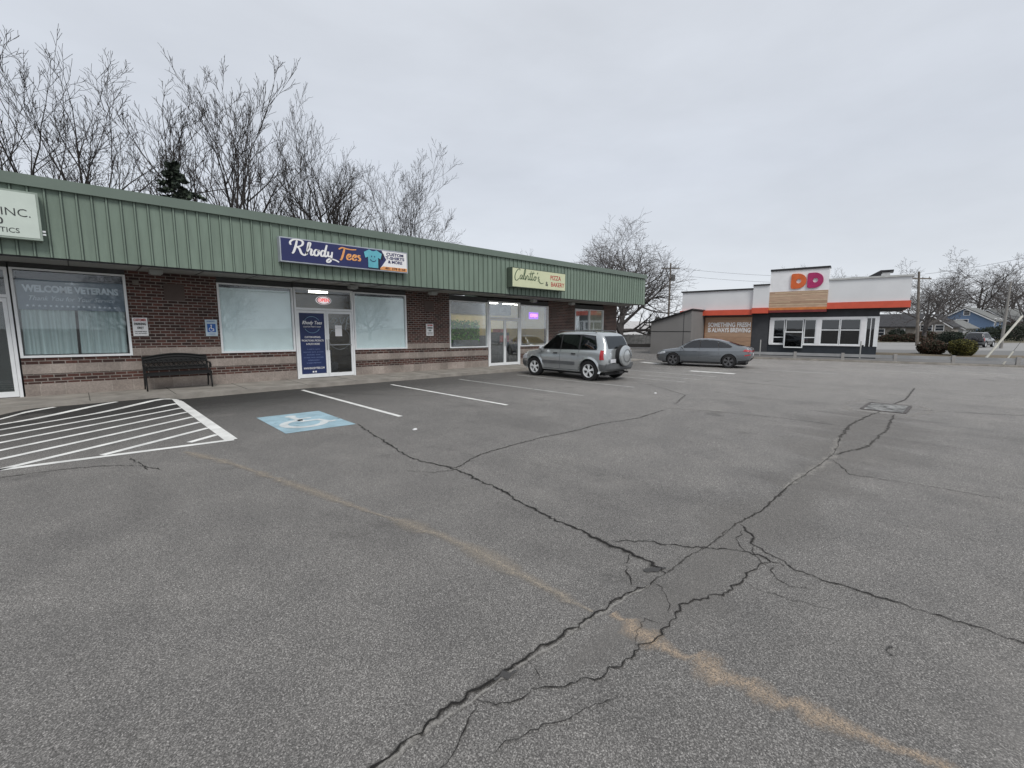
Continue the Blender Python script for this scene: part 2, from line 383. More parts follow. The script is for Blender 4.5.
for (a, b, wd) in [((21.7, 12.3), (21.0, 10.4), .35), ((18.7, 8.3), (18.75, 6.5), .28), ((15.6, 8.9), (15.75, 6.6), .09), ((21.5, 6.0), (21.6, 3.6), .1), ((24.5, 4.0), (24.7, 0.5), .1), ((27., 1.), (24.5, -6.), .1)]:
    structure(strip(MB(), a, b, wd).build('stall_line', PW if wd > .2 else PW2))
# hatched access aisle
mb = MB()
strip(mb, (1.57, 13.05), (1.57, 7.78), .17, n=26)
strip(mb, (1.6, 7.76), (-2.2, 8.2), .11, .0045, 16)
for k in range(14):
    yr = 8.32+.672*k; K = .70
    p1 = (1.49, yr) if yr <= 13.02 else (1.49-(yr-13.02)/K, 13.02)
    p0 = (1.49-(yr-8.03)/K, 8.03) if 1.49-(yr-8.03)/K > -2.6 else (-2.6, yr-(1.49+2.6)*K)
    if p0[1] < 12.9: strip(mb, p1, p0, .105, .0045, 22)

structure(mb.build('hatched_aisle_paint', PW))
# accessible bay emblem
mb = MB()
mb.add([(x, y, gz(x, y)+.004) for (x, y) in [(2.3, 7.62), (3.44, 7.52), (3.46, 9.28), (2.33, 9.38)]], [(0, 1, 2, 3)])
em = mb.build('accessible_bay_square', PBLUE); structure(em)
mb = MB()
def ring(mb, cx, cy, r0, r1, a0, a1, z, n=28):
    vs = []
    for i in range(n+1):
        t = R(a0+(a1-a0)*i/n)
        for r in (r0, r1): vs.append((cx+r*math.cos(t), cy+r*math.sin(t), z))
    mb.add(vs, [(2*i, 2*i+1, 2*i+3, 2*i+2) for i in range(n)])
ZP = .008
ring(mb, 2.80, 8.22, .26, .40, 75, 350, ZP)
ring(mb, 2.83, 9.03, 0.0, .10, 0, 360, ZP, 16)
strip(mb, (2.82, 8.93), (2.86, 8.36), .11, ZP, 3); strip(mb, (2.84, 8.41), (3.12, 8.40), .10, ZP+.0005, 3); strip(mb, (3.10, 8.44), (3.20, 8.05), .10, ZP+.001, 3)
strip(mb, (2.84, 8.68), (3.08, 8.66), .08, ZP+.0015, 3); strip(mb, (3.18, 8.06), (3.32, 8.10), .08, ZP+.0015, 3)
structure(mb.build('wheelchair_symbol_paint', PWF))

# cracks
CR = {
'A': ([(3.47,7.51),(3.29,6.63),(3.15,5.74),(3.02,5.03),(3.1,4.53),(3.16,4.2),(3.1,3.71),(3.07,3.26),(2.97,2.88),(2.94,2.59),(2.92,2.29),(2.89,1.96),(2.88,1.72),(2.87,1.54),(2.81,1.35)], .017, .024),
'B': ([(.55,1.47),(.68,1.48),(.81,1.49),(.96,1.5),(1.11,1.48),(1.23,1.48),(1.39,1.48),(1.56,1.47),(1.77,1.44),(2.0,1.44),(2.22,1.42),(2.48,1.39),(2.74,1.35)], .019, .012),
'B1': ([(2.74,1.35),(3.18,1.34),(3.45,1.3),(3.97,1.3),(4.44,1.24),(5.49,1.26),(6.44,1.22),(7.32,1.2),(8.62,1.34)], .008, .014),
'B2': ([(8.62,1.34),(10.01,1.43),(11.57,1.33),(12.3,1.25)], .03, .02), 'B3': ([(13.6,1.2),(14.91,1.06),(18.25,1.1)], .03, .02),
'B4': ([(7.32,1.2),(8.2,.95),(10.0,.9),(12.0,1.0)], .02, .02),
'C': ([(2.95,1.87),(3.15,1.66),(3.26,1.46),(3.38,1.28),(3.53,1.07),(3.54,.93),(3.51,.8)], .010, .010),
'D': ([(4.0,1.27),(3.85,1.12),(3.68,1.05),(3.62,.92),(3.51,.75),(3.5,.66),(3.51,.47),(3.51,.26),(3.53,.08),(3.55,-.1),(3.54,-.25),(3.56,-.6)], .011, .012),
'E': ([(3.52,.90),(3.30,.93),(3.12,.95),(2.88,.96),(2.67,1.05),(2.53,1.12),(2.36,1.08),(2.2,1.06),(2.06,1.09),(1.89,1.1),(1.69,1.12),(1.56,1.2),(1.4,1.31)], .012, .009),
'F': ([(2.86,1.66),(2.78,1.63),(2.70,1.62),(2.61,1.53),(2.51,1.44)], .010, .009),
'G': ([(3.1,4.53),(3.2,4.26),(3.77,4.5),(4.39,4.56),(5.08,4.59),(5.76,4.54),(6.67,4.57),(7.73,4.38),(8.93,4.49)], .014, .02),
'G2': ([(9.17,4.62),(9.59,3.58),(9.8,2.51),(9.8,1.61)], .012, .012),
'H': ([(7.03,1.15),(6.42,.87),(6.53,.43),(6.56,.22),(6.6,-.4)], .010, .006),
'I': ([(1.16,1.44),(1.09,1.39),(1.0,1.34),(.9,1.29),(.8,1.27)], .006, .006),
'J': ([(3.46,.86),(3.30,.80),(3.24,.7),(3.33,.55)], .005, .004), 'J2': ([(3.10,.93),(3.05,.8),(3.08,.68),(3.12,.52),(3.16,.42)], .004, .003),
'K': ([(1.52,1.44),(1.50,1.36),(1.44,1.30)], .005, .004), 'K2': ([(1.18,1.44),(1.22,1.36),(1.36,1.30),(1.4,1.31)], .005, .004),
'M': ([(1.66,1.0),(1.43,1.08),(1.24,1.16),(1.04,1.2)], .004, .003),
'L': ([(-.95,7.66),(-.76,7.61),(-.28,7.54),(.07,7.41),(.43,7.07),(.59,6.7)], .012, .01), 'O': ([(.37,7.6),(.44,7.2),(.48,6.8)], .012, .01),
'N': ([(12.85,1.32),(13.34,.2),(13.86,-.88),(14.5,-4)], .02, .02), 'P': ([(9.9,4.7),(11.5,5.2),(13,7.1)], .015, .012),
'Q': ([(3.16,4.2),(2.9,4.3),(2.7,4.6)], .007, .004), 'S': ([(2.66,1.36),(2.56,1.22),(2.40,1.12)], .003, .003), 'S2': ([(2.3,1.1),(2.26,1.2),(2.12,1.18),(2.02,1.12)], .003, .003),
'T': ([(3.53,1.07),(3.7,1.2),(3.9,1.22)], .006, .005), 'U': ([(3.68,1.05),(3.55,1.02),(3.44,.93),(3.40,.84)], .004, .004),
'V': ([(4.36,12.3),(6,9.8),(7.5,9.3),(9.3,8.8)], .012, .008), 'W': ([(-3,5.6),(-2.0,5.9),(-1.2,5.3)], .01, .006),
}
def ribbon(mb, pts, ws, dz, jit, seed, step=.05, j2=1., off=0.):
    r = random.Random(seed); P = []
    for (a, b) in zip(pts[:-1], pts[1:]):
        a = Vector(a); b = Vector(b); n = max(2, int((b-a).length/step)); q = Vector((-(b-a).y, (b-a).x)).normalized()
        for i in range(n):
            ph = len(P); P.append(a+(b-a)*i/n+q*(r.gauss(0, jit)*(1 if i else .2)+jit*1.1*math.sin(ph*.9+seed)*math.sin(math.pi*i/n)+jit*1.3*math.sin(ph*.31+seed*2)*math.sin(math.pi*i/n)))
    P.append(Vector(pts[-1])); n = len(P); vs = []; fs = []; uv = []
    wl = 1.
    for i, p in enumerate(P):
        d = (P[min(i+1, n-1)]-P[max(i-1, 0)]).normalized(); q = Vector((-d.y, d.x)); t = i/(n-1)
        wl = .45*wl+.55*r.choice((.25, .5, .8, 1.1, 1.5, 1.9))*j2
        wd = (ws[0]+(ws[1]-ws[0])*t)*wl*(1 if 1 < i < n-2 else .45)
        for sg in (-1, 1):
            v = p+q*(wd/2*sg+off); vs.append((v.x, v.y, gz(v.x, v.y)+dz)); uv.append((t, (sg+1)/2))
    o = len(mb.v); mb.add(vs, [(2*i, 2*i+2, 2*i+3, 2*i+1) for i in range(n-1)])
    for i, u in enumerate(uv): mb.uv[o+i] = u
def uvbuild(mb, name, mat):
    ob = mb.build(name, mat, fixn=False); ul = ob.data.uv_layers.new(name='UVMap')
    for lp in ob.data.loops: ul.data[lp.index].uv = mb.uv[lp.vertex_index]
    return structure(ob)
CRK = plain('crack_shadow', (.012, .011, .010), 1., var=.3, scale=30)
CRKF = plain('silted_crack', (.060, .056, .052), 1., var=.5, scale=9)
CRE = make_ribbon('crack_crumble', (.05, .047, .043), .05, .42, 38, .6, .9)
CRL = make_ribbon('crack_sealer', (.50, .48, .44), .0, .30, 34, .62, 1.1, (.20, .19, .18))
for k, (key, (pts, w0, w1)) in enumerate(CR.items()):
    mb = MB(); far = max(p[0] for p in pts) > 8
    ribbon(mb, pts, (w0*2.3, w1*2.3), .004, .009 if w0 > .008 else .006, k, .028); uvbuild(mb, 'pavement_crack_edge', CRE)
    mb = MB(); ribbon(mb, pts, (w0*.50, w1*.50), .0075, .009 if w0 > .008 else .006, k, .028 if not far else .2, 1.); o = mb.build('pavement_crack', CRKF if key in ('B2', 'B3', 'B4', 'G', 'G2', 'V', 'N', 'P', 'H', 'J', 'J2', 'K') else CRK, fixn=False); structure(o)
mb = MB(); ribbon(mb, [(.55,1.44),(.68,1.455),(.81,1.465),(.96,1.475),(1.11,1.455),(1.23,1.455),(1.39,1.455),(1.56,1.445),(1.77,1.42),(2.0,1.42),(2.22,1.40),(2.6,1.35)], (.045, .035), .006, .004, 91, .06); uvbuild(mb, 'crack_sealer', CRL)
mb = MB(); ribbon(mb, [(5.3,1.27),(6.44,1.23),(7.32,1.21),(8.62,1.34)], (.16, .26), .006, .02, 92, .15); uvbuild(mb, 'crack_sealer', CRL)
PATCH = make_ribbon('tar_patch_edge', (.075, .074, .073), .25, .5, 9, .95, .25)
mb = MB(); ribbon(mb, [(2.72,1.46),(2.79,1.42),(2.87,1.38)], (.16, .16), .0065, .01, 95, .05); uvbuild(mb, 'tar_patch', PATCH)
mb = MB(); ribbon(mb, [(1.31,1.47),(1.37,1.455),(1.43,1.44)], (.06, .06), .0085, .004, 96, .03); uvbuild(mb, 'tar_patch', PATCH)
# paler, dusty pavement along the run of the long crack
DUST = make_ribbon('dust_on_pavement', (.26, .25, .235), .0, .5, 1.4, .40, .16, (.20, .19, .18))
mb = MB(); ribbon(mb, [(1.6,1.25),(2.6,1.15),(3.6,1.2),(5.0,1.1),(7.5,1.1),(12.,1.3)], (.5, 2.2), .003, .02, 97, .3); uvbuild(mb, 'pavement_dust', DUST)
# old tan stripe, nearly worn off
TAN = make_ribbon('worn_tan_stripe', (.36, .315, .255), -.05, .45, 24, 1.1, .42, (.32, .285, .24), 110)
TAN2 = make_ribbon('worn_tan_stripe_near', (.56, .43, .31), -.12, .42, 9, 1.1, .60, (.38, .31, .24), 120)
T = [(.94,7.45),(1.26,6.43),(1.59,4.91),(1.82,3.77),(2.02,2.93),(2.07,2.26),(2.08,1.78),(2.09,1.45)]
mb = MB(); ribbon(mb, T, (.15, .17), .005, .0008, 50, .1); uvbuild(mb, 'faded_stripe', TAN)
T = [(2.16,1.36),(2.12,1.15),(2.12,.95),(2.14,.75),(2.17,.5),(2.21,.3),(2.24,.12),(2.28,-.09),(2.33,-.4)]
mb = MB(); ribbon(mb, T, (.34, .07), .005, .001, 51, .06); uvbuild(mb, 'faded_stripe', TAN2)
STAIN = make_ribbon('oil_stain', (.03, .03, .03), .1, .5, 14, .6, .8)
for (x, y, s_) in [(2.95,.15,.045),(4.2,-.55,.035)]:
    mb = MB(); ribbon(mb, [(x-s_, y), (x, y+.02), (x+s_, y)], (s_*1.1, s_*1.1), .0045, .01, int(x*10), s_/3); uvbuild(mb, 'oil_stain', STAIN)

# sunken storm drain
gx, gy = 12.95, 1.22
dr = thing('storm_drain', 'rusty sunken drain grate with white paint flecks in the asphalt', 'drain', (gx, gy, gz(gx)))
GRT = plain('drain_iron', (.10, .09, .085), .7, .2, .3, 14); mb = MB()
for a in (-1, 1): mb.box(-.62, .62, a*.36-.03*a, a*.36+.03*a, .004, .02); mb.box(a*.62-.03*a, a*.62+.03*a, -.36, .36, .004, .019)
mb.build('frame', GRT, dr); mb = MB()
for i in range(11): mb.box(-.55+i*.11-.022, -.55+i*.11+.022, -.33, .33, .004, .016)
mb.build('grate', plain('painted_grate', (.34, .34, .33), .8, var=.7, scale=5), dr)
MB().box(-.6, .6, -.34, .34, .0045, .006).build('pit', DARK, dr)
ring_ = MB(); ribbon(ring_, [(gx-1.0, gy+.55), (gx-.9, gy-.5), (gx, gy-.75), (gx+1., gy-.5), (gx+.95, gy+.6), (gx, gy+.75), (gx-1.0, gy+.55)], (.22, .22), .005, .03, 77, .1); uvbuild(ring_, 'drain_apron_cracks', CRL)
for (x, y) in [(3.95, 6.4), (11.2, 5.9)]:
    mb = MB(); mb.box(-.035, .03, -.02, .025, 0, .012).box(-.01, .04, 0, .03, .0, .018)
    o = mb.build('litter_scrap', WHITEP); o.location = (x, y, gz(x)+.003); tag(o, 'small white paper scrap on the asphalt near the worn bay lines' if x < 5 else 'tiny white scrap on open asphalt left of the drain', 'litter')

# ------------------------------------------------------------------ shop row
WY = 14.85; FY = 13.28
def shz(x, y, z): return (x, y, z-.010*(x+1))
def shf(x, y, z): return (x, y, z-(.0045*(x+1) if z < 4 else 0))
xs = [-14+.5*i for i in range(76)]
sw = MB()
for a, b in zip(xs[:-1], xs[1:]):
    sw.box(a, b, 13.12, WY+.02, -.3, .155)
structure(sw.xf(shz).build('sidewalk', CONC))
sj = MB()
for x in (-3.4, -1.9, .1, 1.6, 3.1, 4.6, 6.1, 7.6, 9.1, 10.6, 12.1, 13.6, 15.1, 16.6): sj.box(x-.006, x+.006, 13.13, WY-.02, .15, .158)
structure(sj.xf(shz).build('sidewalk_joints', plain('joint_dirt', (.05, .048, .042), 1.)))
bd = thing('strip_mall_building', 'long single-storey brick shop row with green ribbed metal fascia', 'building', (8, WY, 0))
def B(mb, name, mats, parent=None, fn=shz, smooth=False):
    if fn: mb.xf(fn)
    mb.xf(lambda x, y, z: (x-8, y-WY, z)); return mb.build(name, mats, parent or bd, smooth)
solid = [(-14, -3.95), (1.0, 2.93), (8.92, 10.9), (16.95, 19.1), (21.72, 23.1)]
under = [(-0.93, 1.0), (2.93, 4.93), (6.88, 8.92), (10.9, 12.97), (14.97, 16.95), (19.1, 21.72)]
mb = MB()
def bands(x0, x1, full):
    t = .25
    mb.box(x0, x1, WY-.018, WY+t, .14, .43, 1); mb.box(x0, x1, WY, WY+t, .43, .66, 0); mb.box(x0, x1, WY-.018, WY+t, .66, .875, 1)
    mb.box(x0, x1, WY, WY+t, .875, 1.02, 0)
    if full: mb.box(x0, x1, WY-.018, WY+t, 1.02, 1.215, 1); mb.box(x0, x1, WY, WY+t, 1.215, 3.3, 0)
for a, b in solid: bands(a, b, True)
for a, b in under: bands(a, b, False)
mb.box(-14, 23.1, 29.5, 29.8, -.2, 4.4, 0); mb.box(22.8, 23.1, WY+.26, 29.5, -.2, 4.4, 0); mb.box(-14, -13.7, WY+.26, 29.5, -.2, 4.4, 0)
B(mb, 'wall', [BRICK, BLOCK])
B(MB().box(-13.9, 23.05, 13.32, 29.6, 4.35, 4.42), 'roof', plain('roof_membrane', (.10, .10, .10), .9), fn=None)
mb = MB(); mb.box(-14, 23.5, FY, FY+.03, 3.13, 4.6); mb.box(23.47, 23.5, FY+.03, 29.8, 3.13, 4.6)
x = -13.9
while x < 23.45:
    mb.box(x-.013, x+.013, FY-.034, FY, 3.13, 4.58); mb.box(x+.013, x+.034, FY-.004, FY, 3.131, 4.579, 1); mb.box(x-.026, x-.013, FY-.004, FY, 3.131, 4.579, 1); x += .232  # flat darker strips either side paint in the rib's shade
x = FY+.1
while x < 29.7: mb.box(23.5, 23.528, x-.011, x+.011, 3.13, 4.58); x += .232
B(mb, 'fascia', [GREEN, plain('green_rib_shade', (.075, .105, .083), .6)], fn=shf)
mb = MB(); mb.box(-14.02, 23.58, FY-.07, FY+.2, 4.50, 4.69); mb.box(-14.02, 23.59, FY-.085, FY-.06, 4.47, 4.51); mb.box(23.4, 23.58, FY+.2, 29.9, 4.50, 4.69)
B(mb, 'roof_flashing', plain('green_flashing', (.135, .175, .145), .45, var=.06, scale=1), fn=None)
mb = MB(); mb.box(-14, 23.47, FY+.03, WY+.24, 3.145, 3.17)
for i in range(31): mb.box(-13.4+1.22*i-.012, -13.4+1.22*i+.012, FY+.04, WY, 3.137, 3.146, 1)
B(mb, 'soffit', [SOFF, plain('soffit_batten', (.08, .08, .075), .8)], fn=lambda x, y, z: (x, y, z-.0058*(x+1)))
B(MB().box(-14, 23.46, FY+.031, FY+.06, 3.10, 3.145), 'drip_edge', DARK, fn=lambda x, y, z: (x, y, z-.005*(x+1)))
# interiors
CEIL = plain('ceiling_tile', (.35, .35, .34), .9); FLOORM = plain('shop_floor', (.10, .09, .08), .5)
YEL = plain('yellow_wall', (.62, .50, .20), .8, var=.05); GRW = plain('grey_wall', (.24, .24, .245), .8, var=.1)
mb = MB(); mb.box(-13.9, 22.9, WY+.26, 20, .10, .15, 0); mb.box(-13.9, 22.9, WY+.26, 20, 3.12, 3.14, 1)
for x in (-4.1, 1.9, 9.9, 18.2): mb.box(x-.05, x+.05, WY+.26, 20, .15, 3.12, 2 if x < 18 else 3)
mb.box(-13.9, 9.9, 19.9, 20, .15, 3.12, 2); mb.box(9.95, 22.9, 17.6, 17.7, .15, 3.12, 3); mb.box(2, 9.8, 18.0, 18.1, .15, 3.12, 4)
B(mb, 'interior', [FLOORM, CEIL, GRW, YEL, plain('dim_ochre_wall', (.16, .13, .07), .8, var=.3, scale=1)])
LAMP = plain('ceiling_lamp', (.9, .9, .85), .5, emit=(1, .95, .85), es=8)
for (x, y) in [(11.4, 16.0), (12.6, 16.0), (13.6, 16.4), (14.6, 16.4), (15.6, 16.3), (16.4, 16.3), (20, 16.2), (6.4, 16.6)]:
    B(MB().box(x-.30, x+.30, y-.10, y+.10, 3.03, 3.115), 'ceiling_lamp', LAMP)

B(MB().box(10.0, 16.9, 17.45, 17.55, 2.55, 3.1, 0), 'reflection_boards', plain('reflection_dark', (.05, .05, .045), .6, var=.8, scale=3))  # dark board added for the dark tree reflection in the upper glass
CF = plain('counter_front', (.20, .19, .17), .6, var=.4)
B(MB().box(10.9, 12.9, WY+1.9, WY+2.0, .15, 1.3, 0), 'interior_counter', CF); B(MB().box(15.0, 16.8, WY+1.4, WY+1.9, .15, 1.05, 0), 'interior_counter', CF)
for q in range(5): B(MB().lathe([(0, 0), (.08, 0), (.10, .12), (.05, .26), (0, .27)], (15.2+q*.35, WY+1.55, 1.05), 'z', 10), 'counter_jar', plain('jar_glass', (.35, .25, .15), .4, var=.6), smooth=True)
def window(x0, x1, z0=1.03, z1=3.03, name='window', mull=(), fr=WHITE, glass=GLASS, w_=.05):
    mb = MB(); y0, y1 = WY-.03, WY+.09
    mb.box(x0, x1, y0, y1, z0, z0+w_); mb.box(x0, x1, y0, y1, z1-w_*.8, z1)
    for x in (x0, x1-w_): mb.box(x, x+w_, y0, y1, z0+w_, z1-w_*.8)
    for x in mull: mb.box(x-w_/2, x+w_/2, y0+.003, y1, z0+w_, z1-w_*.8)
    wn = B(mb, name, fr)
    g = MB().box(x0+w_, x1-w_, WY+.028, WY+.034, z0+w_, z1-w_*.8); B(g, 'glass_pane', glass, wn)
    if z1 < 3.12: B(MB().box(x0, x1, WY+.01, WY+.2, z1, 3.15), 'window_head', plain('head_panel', (.06, .062, .062), .7))
    return wn
def relem(o, par): o.parent = par; return o
def wtext(*a, **k):
    o = text(*a, **k); o.location = (-8, -WY, 0); return o
# hanging-curtain window, left
w1 = window(-.93, 1.0)
B(MB().box(-.86, .95, WY+.055, WY+.06, 2.12, 2.80), 'frosted_band', FILM, w1)
B(MB().box(-.86, .95, WY+.055, WY+.06, 2.80, 2.98), 'dark_band', plain('soffit_reflection', (.010, .012, .02), .5), w1)  # near-black strip paints in the soffit reflected at the top of the glass
mb = MB()
for (a, b) in ((-.84, .03), (.085, .93)):
    n = 26; vs = []
    for i in range(n+1):
        xx = a+(b-a)*i/n; yy = WY+.11+.02*math.sin(i*1.7)+.01*math.sin(i*.6)
        vs += [(xx-.02, yy, 1.1), (xx, yy, 2.14)]
    mb.add(vs, [(2*i, 2*i+2, 2*i+3, 2*i+1) for i in range(n)])
B(mb, 'curtain', CURT, w1, smooth=True)
def sheartext(o, k=.010):
    for v in o.data.vertices: v.co.z -= k*(v.co.x+1)
    return o
sheartext(wtext('window_lettering', 'WELCOME VETERANS', .205, GREYP, w1, .04, WY+.050, 2.585, bold=.05, width=1.62))
sheartext(wtext('window_lettering', 'Thank You for Your Service', .15, GREYP, w1, .02, WY+.050, 2.375, shear=.4, width=1.45))
mb = MB()
def star(mb, cx, cz, r, y, mi=0):
    vs = [(cx+(r if k % 2 == 0 else r*.42)*math.sin(math.pi*k/5), y, cz+(r if k % 2 == 0 else r*.42)*math.cos(math.pi*k/5)) for k in range(10)]+[(cx, y, cz)]
    mb.add(vs, [(k, (k+1) % 10, 10) for k in range(10)], mi)
for i in range(17): star(mb, -.72+i*.092, 2.21, .035, WY+.048)
star(mb, .04, 2.745, .05, WY+.048)
for s_ in (-1, 1): strokes(mb, [[(0, 0), (.5, .12), (1, 0)]], .04+(.03 if s_ > 0 else -.12), 2.73, .09, .12, WY+.052, .003, 0)
B(mb, 'star_row', GREYP, w1)
B(MB().box(-.80, -.42, WY+.15, WY+.19, 1.1, 1.42), 'speaker_box', DARK, w1)
for (a, b) in ((2.93, 4.93), (6.88, 8.92)):
    ww = window(a, b, .99+.04, 3.0)
    B(MB().box(a+.06, b-.06, WY+.055, WY+.06, 1.08, 2.88), 'roller_blind', BLIND, ww)
    B(MB().box(a+.06, b-.06, WY+.05, WY+.12, 2.88, 2.96), 'blind_headbox', plain('headbox', (.05, .055, .06), .6), ww)
ww = window(10.9, 12.97, 1.0, 2.94)
HEDGE = plain('hedge_green', (.12, .34, .05), .9, var=.8, scale=7)
# leaf row added inside the bakery window for the green hedge its glass reflects
mb = MB(); rr = random.Random(3)
for i in range(2400):
    c = Vector((rr.uniform(11.15, 12.75), WY+.4+rr.uniform(-.12, .12), 1.32+rr.uniform(0, .72)+.12*math.sin(i))); a = Vector((rr.gauss(0, 1), rr.gauss(0, 1), rr.gauss(0, 1))).normalized()*.05; b = a.cross(Vector((rr.gauss(0, 1), rr.gauss(0, 1), rr.gauss(0, 1)))).normalized()*.03
    mb.add([c-a, c-b, c+a, c+b], [(0, 1, 2, 3)])
mb.box(11.3, 12.65, WY+.28, WY+.52, 1.05, 1.32, 1)
B(mb, 'hedge_standin', [HEDGE, plain('hedge_box', (.2, .2, .2), .8)], ww)
w5 = window(14.97, 16.95, 1.0, 2.94)
NEONP = plain('neon_pink', (.9, .1, .4), .5, emit=(1., .25, .55), es=2.2); NEONV = plain('neon_violet', (.3, .05, .7), .5, emit=(.30, .06, .95), es=1.6)
nb = MB(); nb.box(15.70, 16.35, WY+.13, WY+.14, 2.30, 2.62, 0); B(nb, 'open_sign', plain('neon_backing', (.10, .02, .22), .5, emit=(.30, .04, .75), es=1.0), w5)
mb = MB(); pr = [(15.72, 2.32), (16.33, 2.32), (16.33, 2.60), (15.72, 2.60), (15.72, 2.32)]
mb.tube([(a, WY+.115, b) for a, b in pr], .012, 6); B(mb, 'neon_border', NEONV, w5)
sheartext(wtext('open_lettering', 'OPEN', .22, NEONP, w5, 16.025, WY+.11, 2.46, bold=.02, width=.50))
window(19.1, 21.72, 1.0, 2.92, mull=(20.42,))
B(MB().box(20.5, 21.65, WY+.06, WY+.065, 1.06, 2.86), 'roller_blind', plain('cream_blind', (.50, .48, .38), .9)); B(MB().box(19.17, 20.36, WY+.06, WY+.065, 1.06, 2.86), 'roller_blind', plain('grey_reflection_blind', (.24, .25, .25), .9, var=.4, scale=1))  # left blind coloured blotchy grey for the building reflected in that pane
window(-3.95, -2.05, 1.03, 3.03)

def door_pair(x0, x1, zt, zfr, mid, leaf_fill=None):
    mb = MB(); y0, y1 = WY-.035, WY+.07; f = .055
    mb.box(x0, x0+f, y0, y1, .15, 3.02); mb.box(x1-f, x1, y0, y1, .15, 3.02); mb.box(x0+f, x1-f, y0, y1, zt, zt+.07); mb.box(x0+f, x1-f, y0, y1, 2.96, 3.02)
    B(mb, 'door_frame', WHITE)
    B(MB().box(x0, x1, WY+.01, WY+.2, 3.02, 3.15), 'window_head', plain('head_panel', (.06, .062, .062), .7))
    tp = B(MB().box(x0+f, x1-f, WY+.02, WY+.026, zt+.07, 2.96), 'transom_pane', GLASS)
    out = []
    for (a, b, side) in ((x0+f+.006, mid-.004, 0), (mid+.004, x1-f-.006, 1)):
        s_ = .065; mb = MB()
        mb.box(a, a+s_, y0+.01, y0+.055, .17, zt-.01); mb.box(b-s_, b, y0+.01, y0+.055, .17, zt-.01); mb.box(a+s_, b-s_, y0+.01, y0+.055, .17, .29); mb.box(a+s_, b-s_, y0+.01, y0+.055, zt-.09, zt-.01)
        d = B(mb, 'door', WHITE)
        B(MB().box(a+s_, b-s_, y0+.03, y0+.036, .29, zt-.09), 'glass_pane', GLASSD if leaf_fill is None else GLASS, d)
        out.append((d, a+s_, b-s_))
        hx = b-s_/2 if side == 0 else a+s_/2
        B(MB().tube([(hx, y0-.03, 1.05), (hx, y0-.045, 1.1), (hx, y0-.045, 1.35), (hx, y0-.03, 1.4)], .013, 8), 'handle', ALU, d)
    return out, y0
dd_, y0 = door_pair(4.95, 6.86, 2.33, .15, 5.93, 1)
dl, a, b = dd_[0]
B(MB().box(a, b, y0+.022, y0+.026, .29, 2.24), 'poster', POSTER, dl)
cx = (a+b)/2
mb = MB()
pts = [(cx+.26*math.cos(R(t)), y0+.018, 1.87+.26*math.sin(R(t))) for t in range(30, 151, 8)]
mb.tube(pts, .006, 4); mb.tube([(p[0], p[1], 3.74-p[2]) for p in pts], .006, 4)
B(mb, 'poster_emblem', plain('poster_line', (.25, .45, .6), .5), dl)
def dtext(s, size, z, mat=WHITEP, width=None, bold=.0, shear=0.):
    return sheartext(wtext('poster_lettering', s, size, mat, dl, cx, y0+.018, z, bold=bold, width=width, shear=shear, ext=.002))
dtext('Rhody Tees', .15, 1.93, width=.62, bold=.02, shear=.3); dtext('CUSTOM PRINT SHOP', .06, 1.80, width=.55)
dtext('CUSTOM APPAREL', .085, 1.47, width=.50, bold=.01); dtext('PROMOTIONAL PRODUCTS', .085, 1.36, width=.68, bold=.01); dtext('& MUCH MORE', .085, 1.25, width=.42, bold=.01)
for i, (s, wd) in enumerate([('T-SHIRTS  HATS', .40), ('HOODIES  BAGS  JACKETS', .62), ('BANNERS  SIGNS', .42), ('STICKERS  MUGS  UNIFORMS', .62), ('EMBROIDERY', .36), ('SCREEN PRINTING', .45)]):
    dtext(s, .05, 1.08-i*.088, plain('poster_blue_text', (.16, .22, .42), .6), width=wd)
dtext('WWW.RHODYTEES.COM', .085, .47, width=.66, bold=.012)
mb = MB(); mb.box(cx-.06, cx-.01, y0+.015, y0+.018, .33, .38); mb.box(cx+.02, cx+.07, y0+.015, y0+.018, .33, .38); B(mb, 'social_icons', WHITEP, dl)
dr_, a, b = dd_[1]
B(MB().box(a+.21, a+.44, y0+.02, y0+.024, 1.50, 1.86), 'paper_notice', WHITEP, dr_)
B(MB().box(a, b, y0-.02, y0+.01, 1.20, 1.235), 'push_bar', ALU, dr_)
mb = MB(); strokes(mb, [[(0, 1.4), (.3, 1.9), (.9, 1.7), (.5, 1.1), (1.1, .9), (.9, .2), (.1, .3)], [(1.2, 2), (1.5, 1.2), (1.9, 2)], [(1.5, 1.3), (1.5, .4)], [(2.1, .4), (2.3, 2), (2.9, 2)], [(2.2, 1.2), (2.7, 1.2)]], a+.03, 1.62, .25, .07, y0+.024, .002, .1)
mb.tube([(a+.35+.36*math.cos(R(t)), y0+.022, 1.42+.36*math.sin(R(t))) for t in range(0, 361, 15)], .006, 4)
B(mb, 'glass_lettering', plain('pale_line', (.30, .33, .33), .6), dr_)
B(MB().box(a+.05, a+.42, WY+.4, WY+.9, .16, .60).box(a+.05, a+.42, WY+.85, WY+.9, .6, 1.0), 'interior_chair', DARK)
B(MB().box(4.95, 5.0, WY+.28, 18, .15, 3.1), 'interior_partition', GRW)
os_ = MB(); os_.lathe([(0, .03), (.245, .03), (.25, .02), (.25, .0), (0, 0)], (0, 0, 0), 'y', 32)
os_.xf(lambda x, y, z: (5.90+x, WY-.0+y+.04, 2.665+z*.56)); B(os_, 'oval_sign', plain('lit_white', (.9, .9, .9), .5, emit=(1, .97, .97), es=.45))
os_ = MB(); os_.lathe([(.195, .01), (.235, .01)], (0, 0, 0), 'y', 32); os_.xf(lambda x, y, z: (5.90+x, WY+y+.024, 2.665+z*.56)); B(os_, 'oval_ring', REDP)
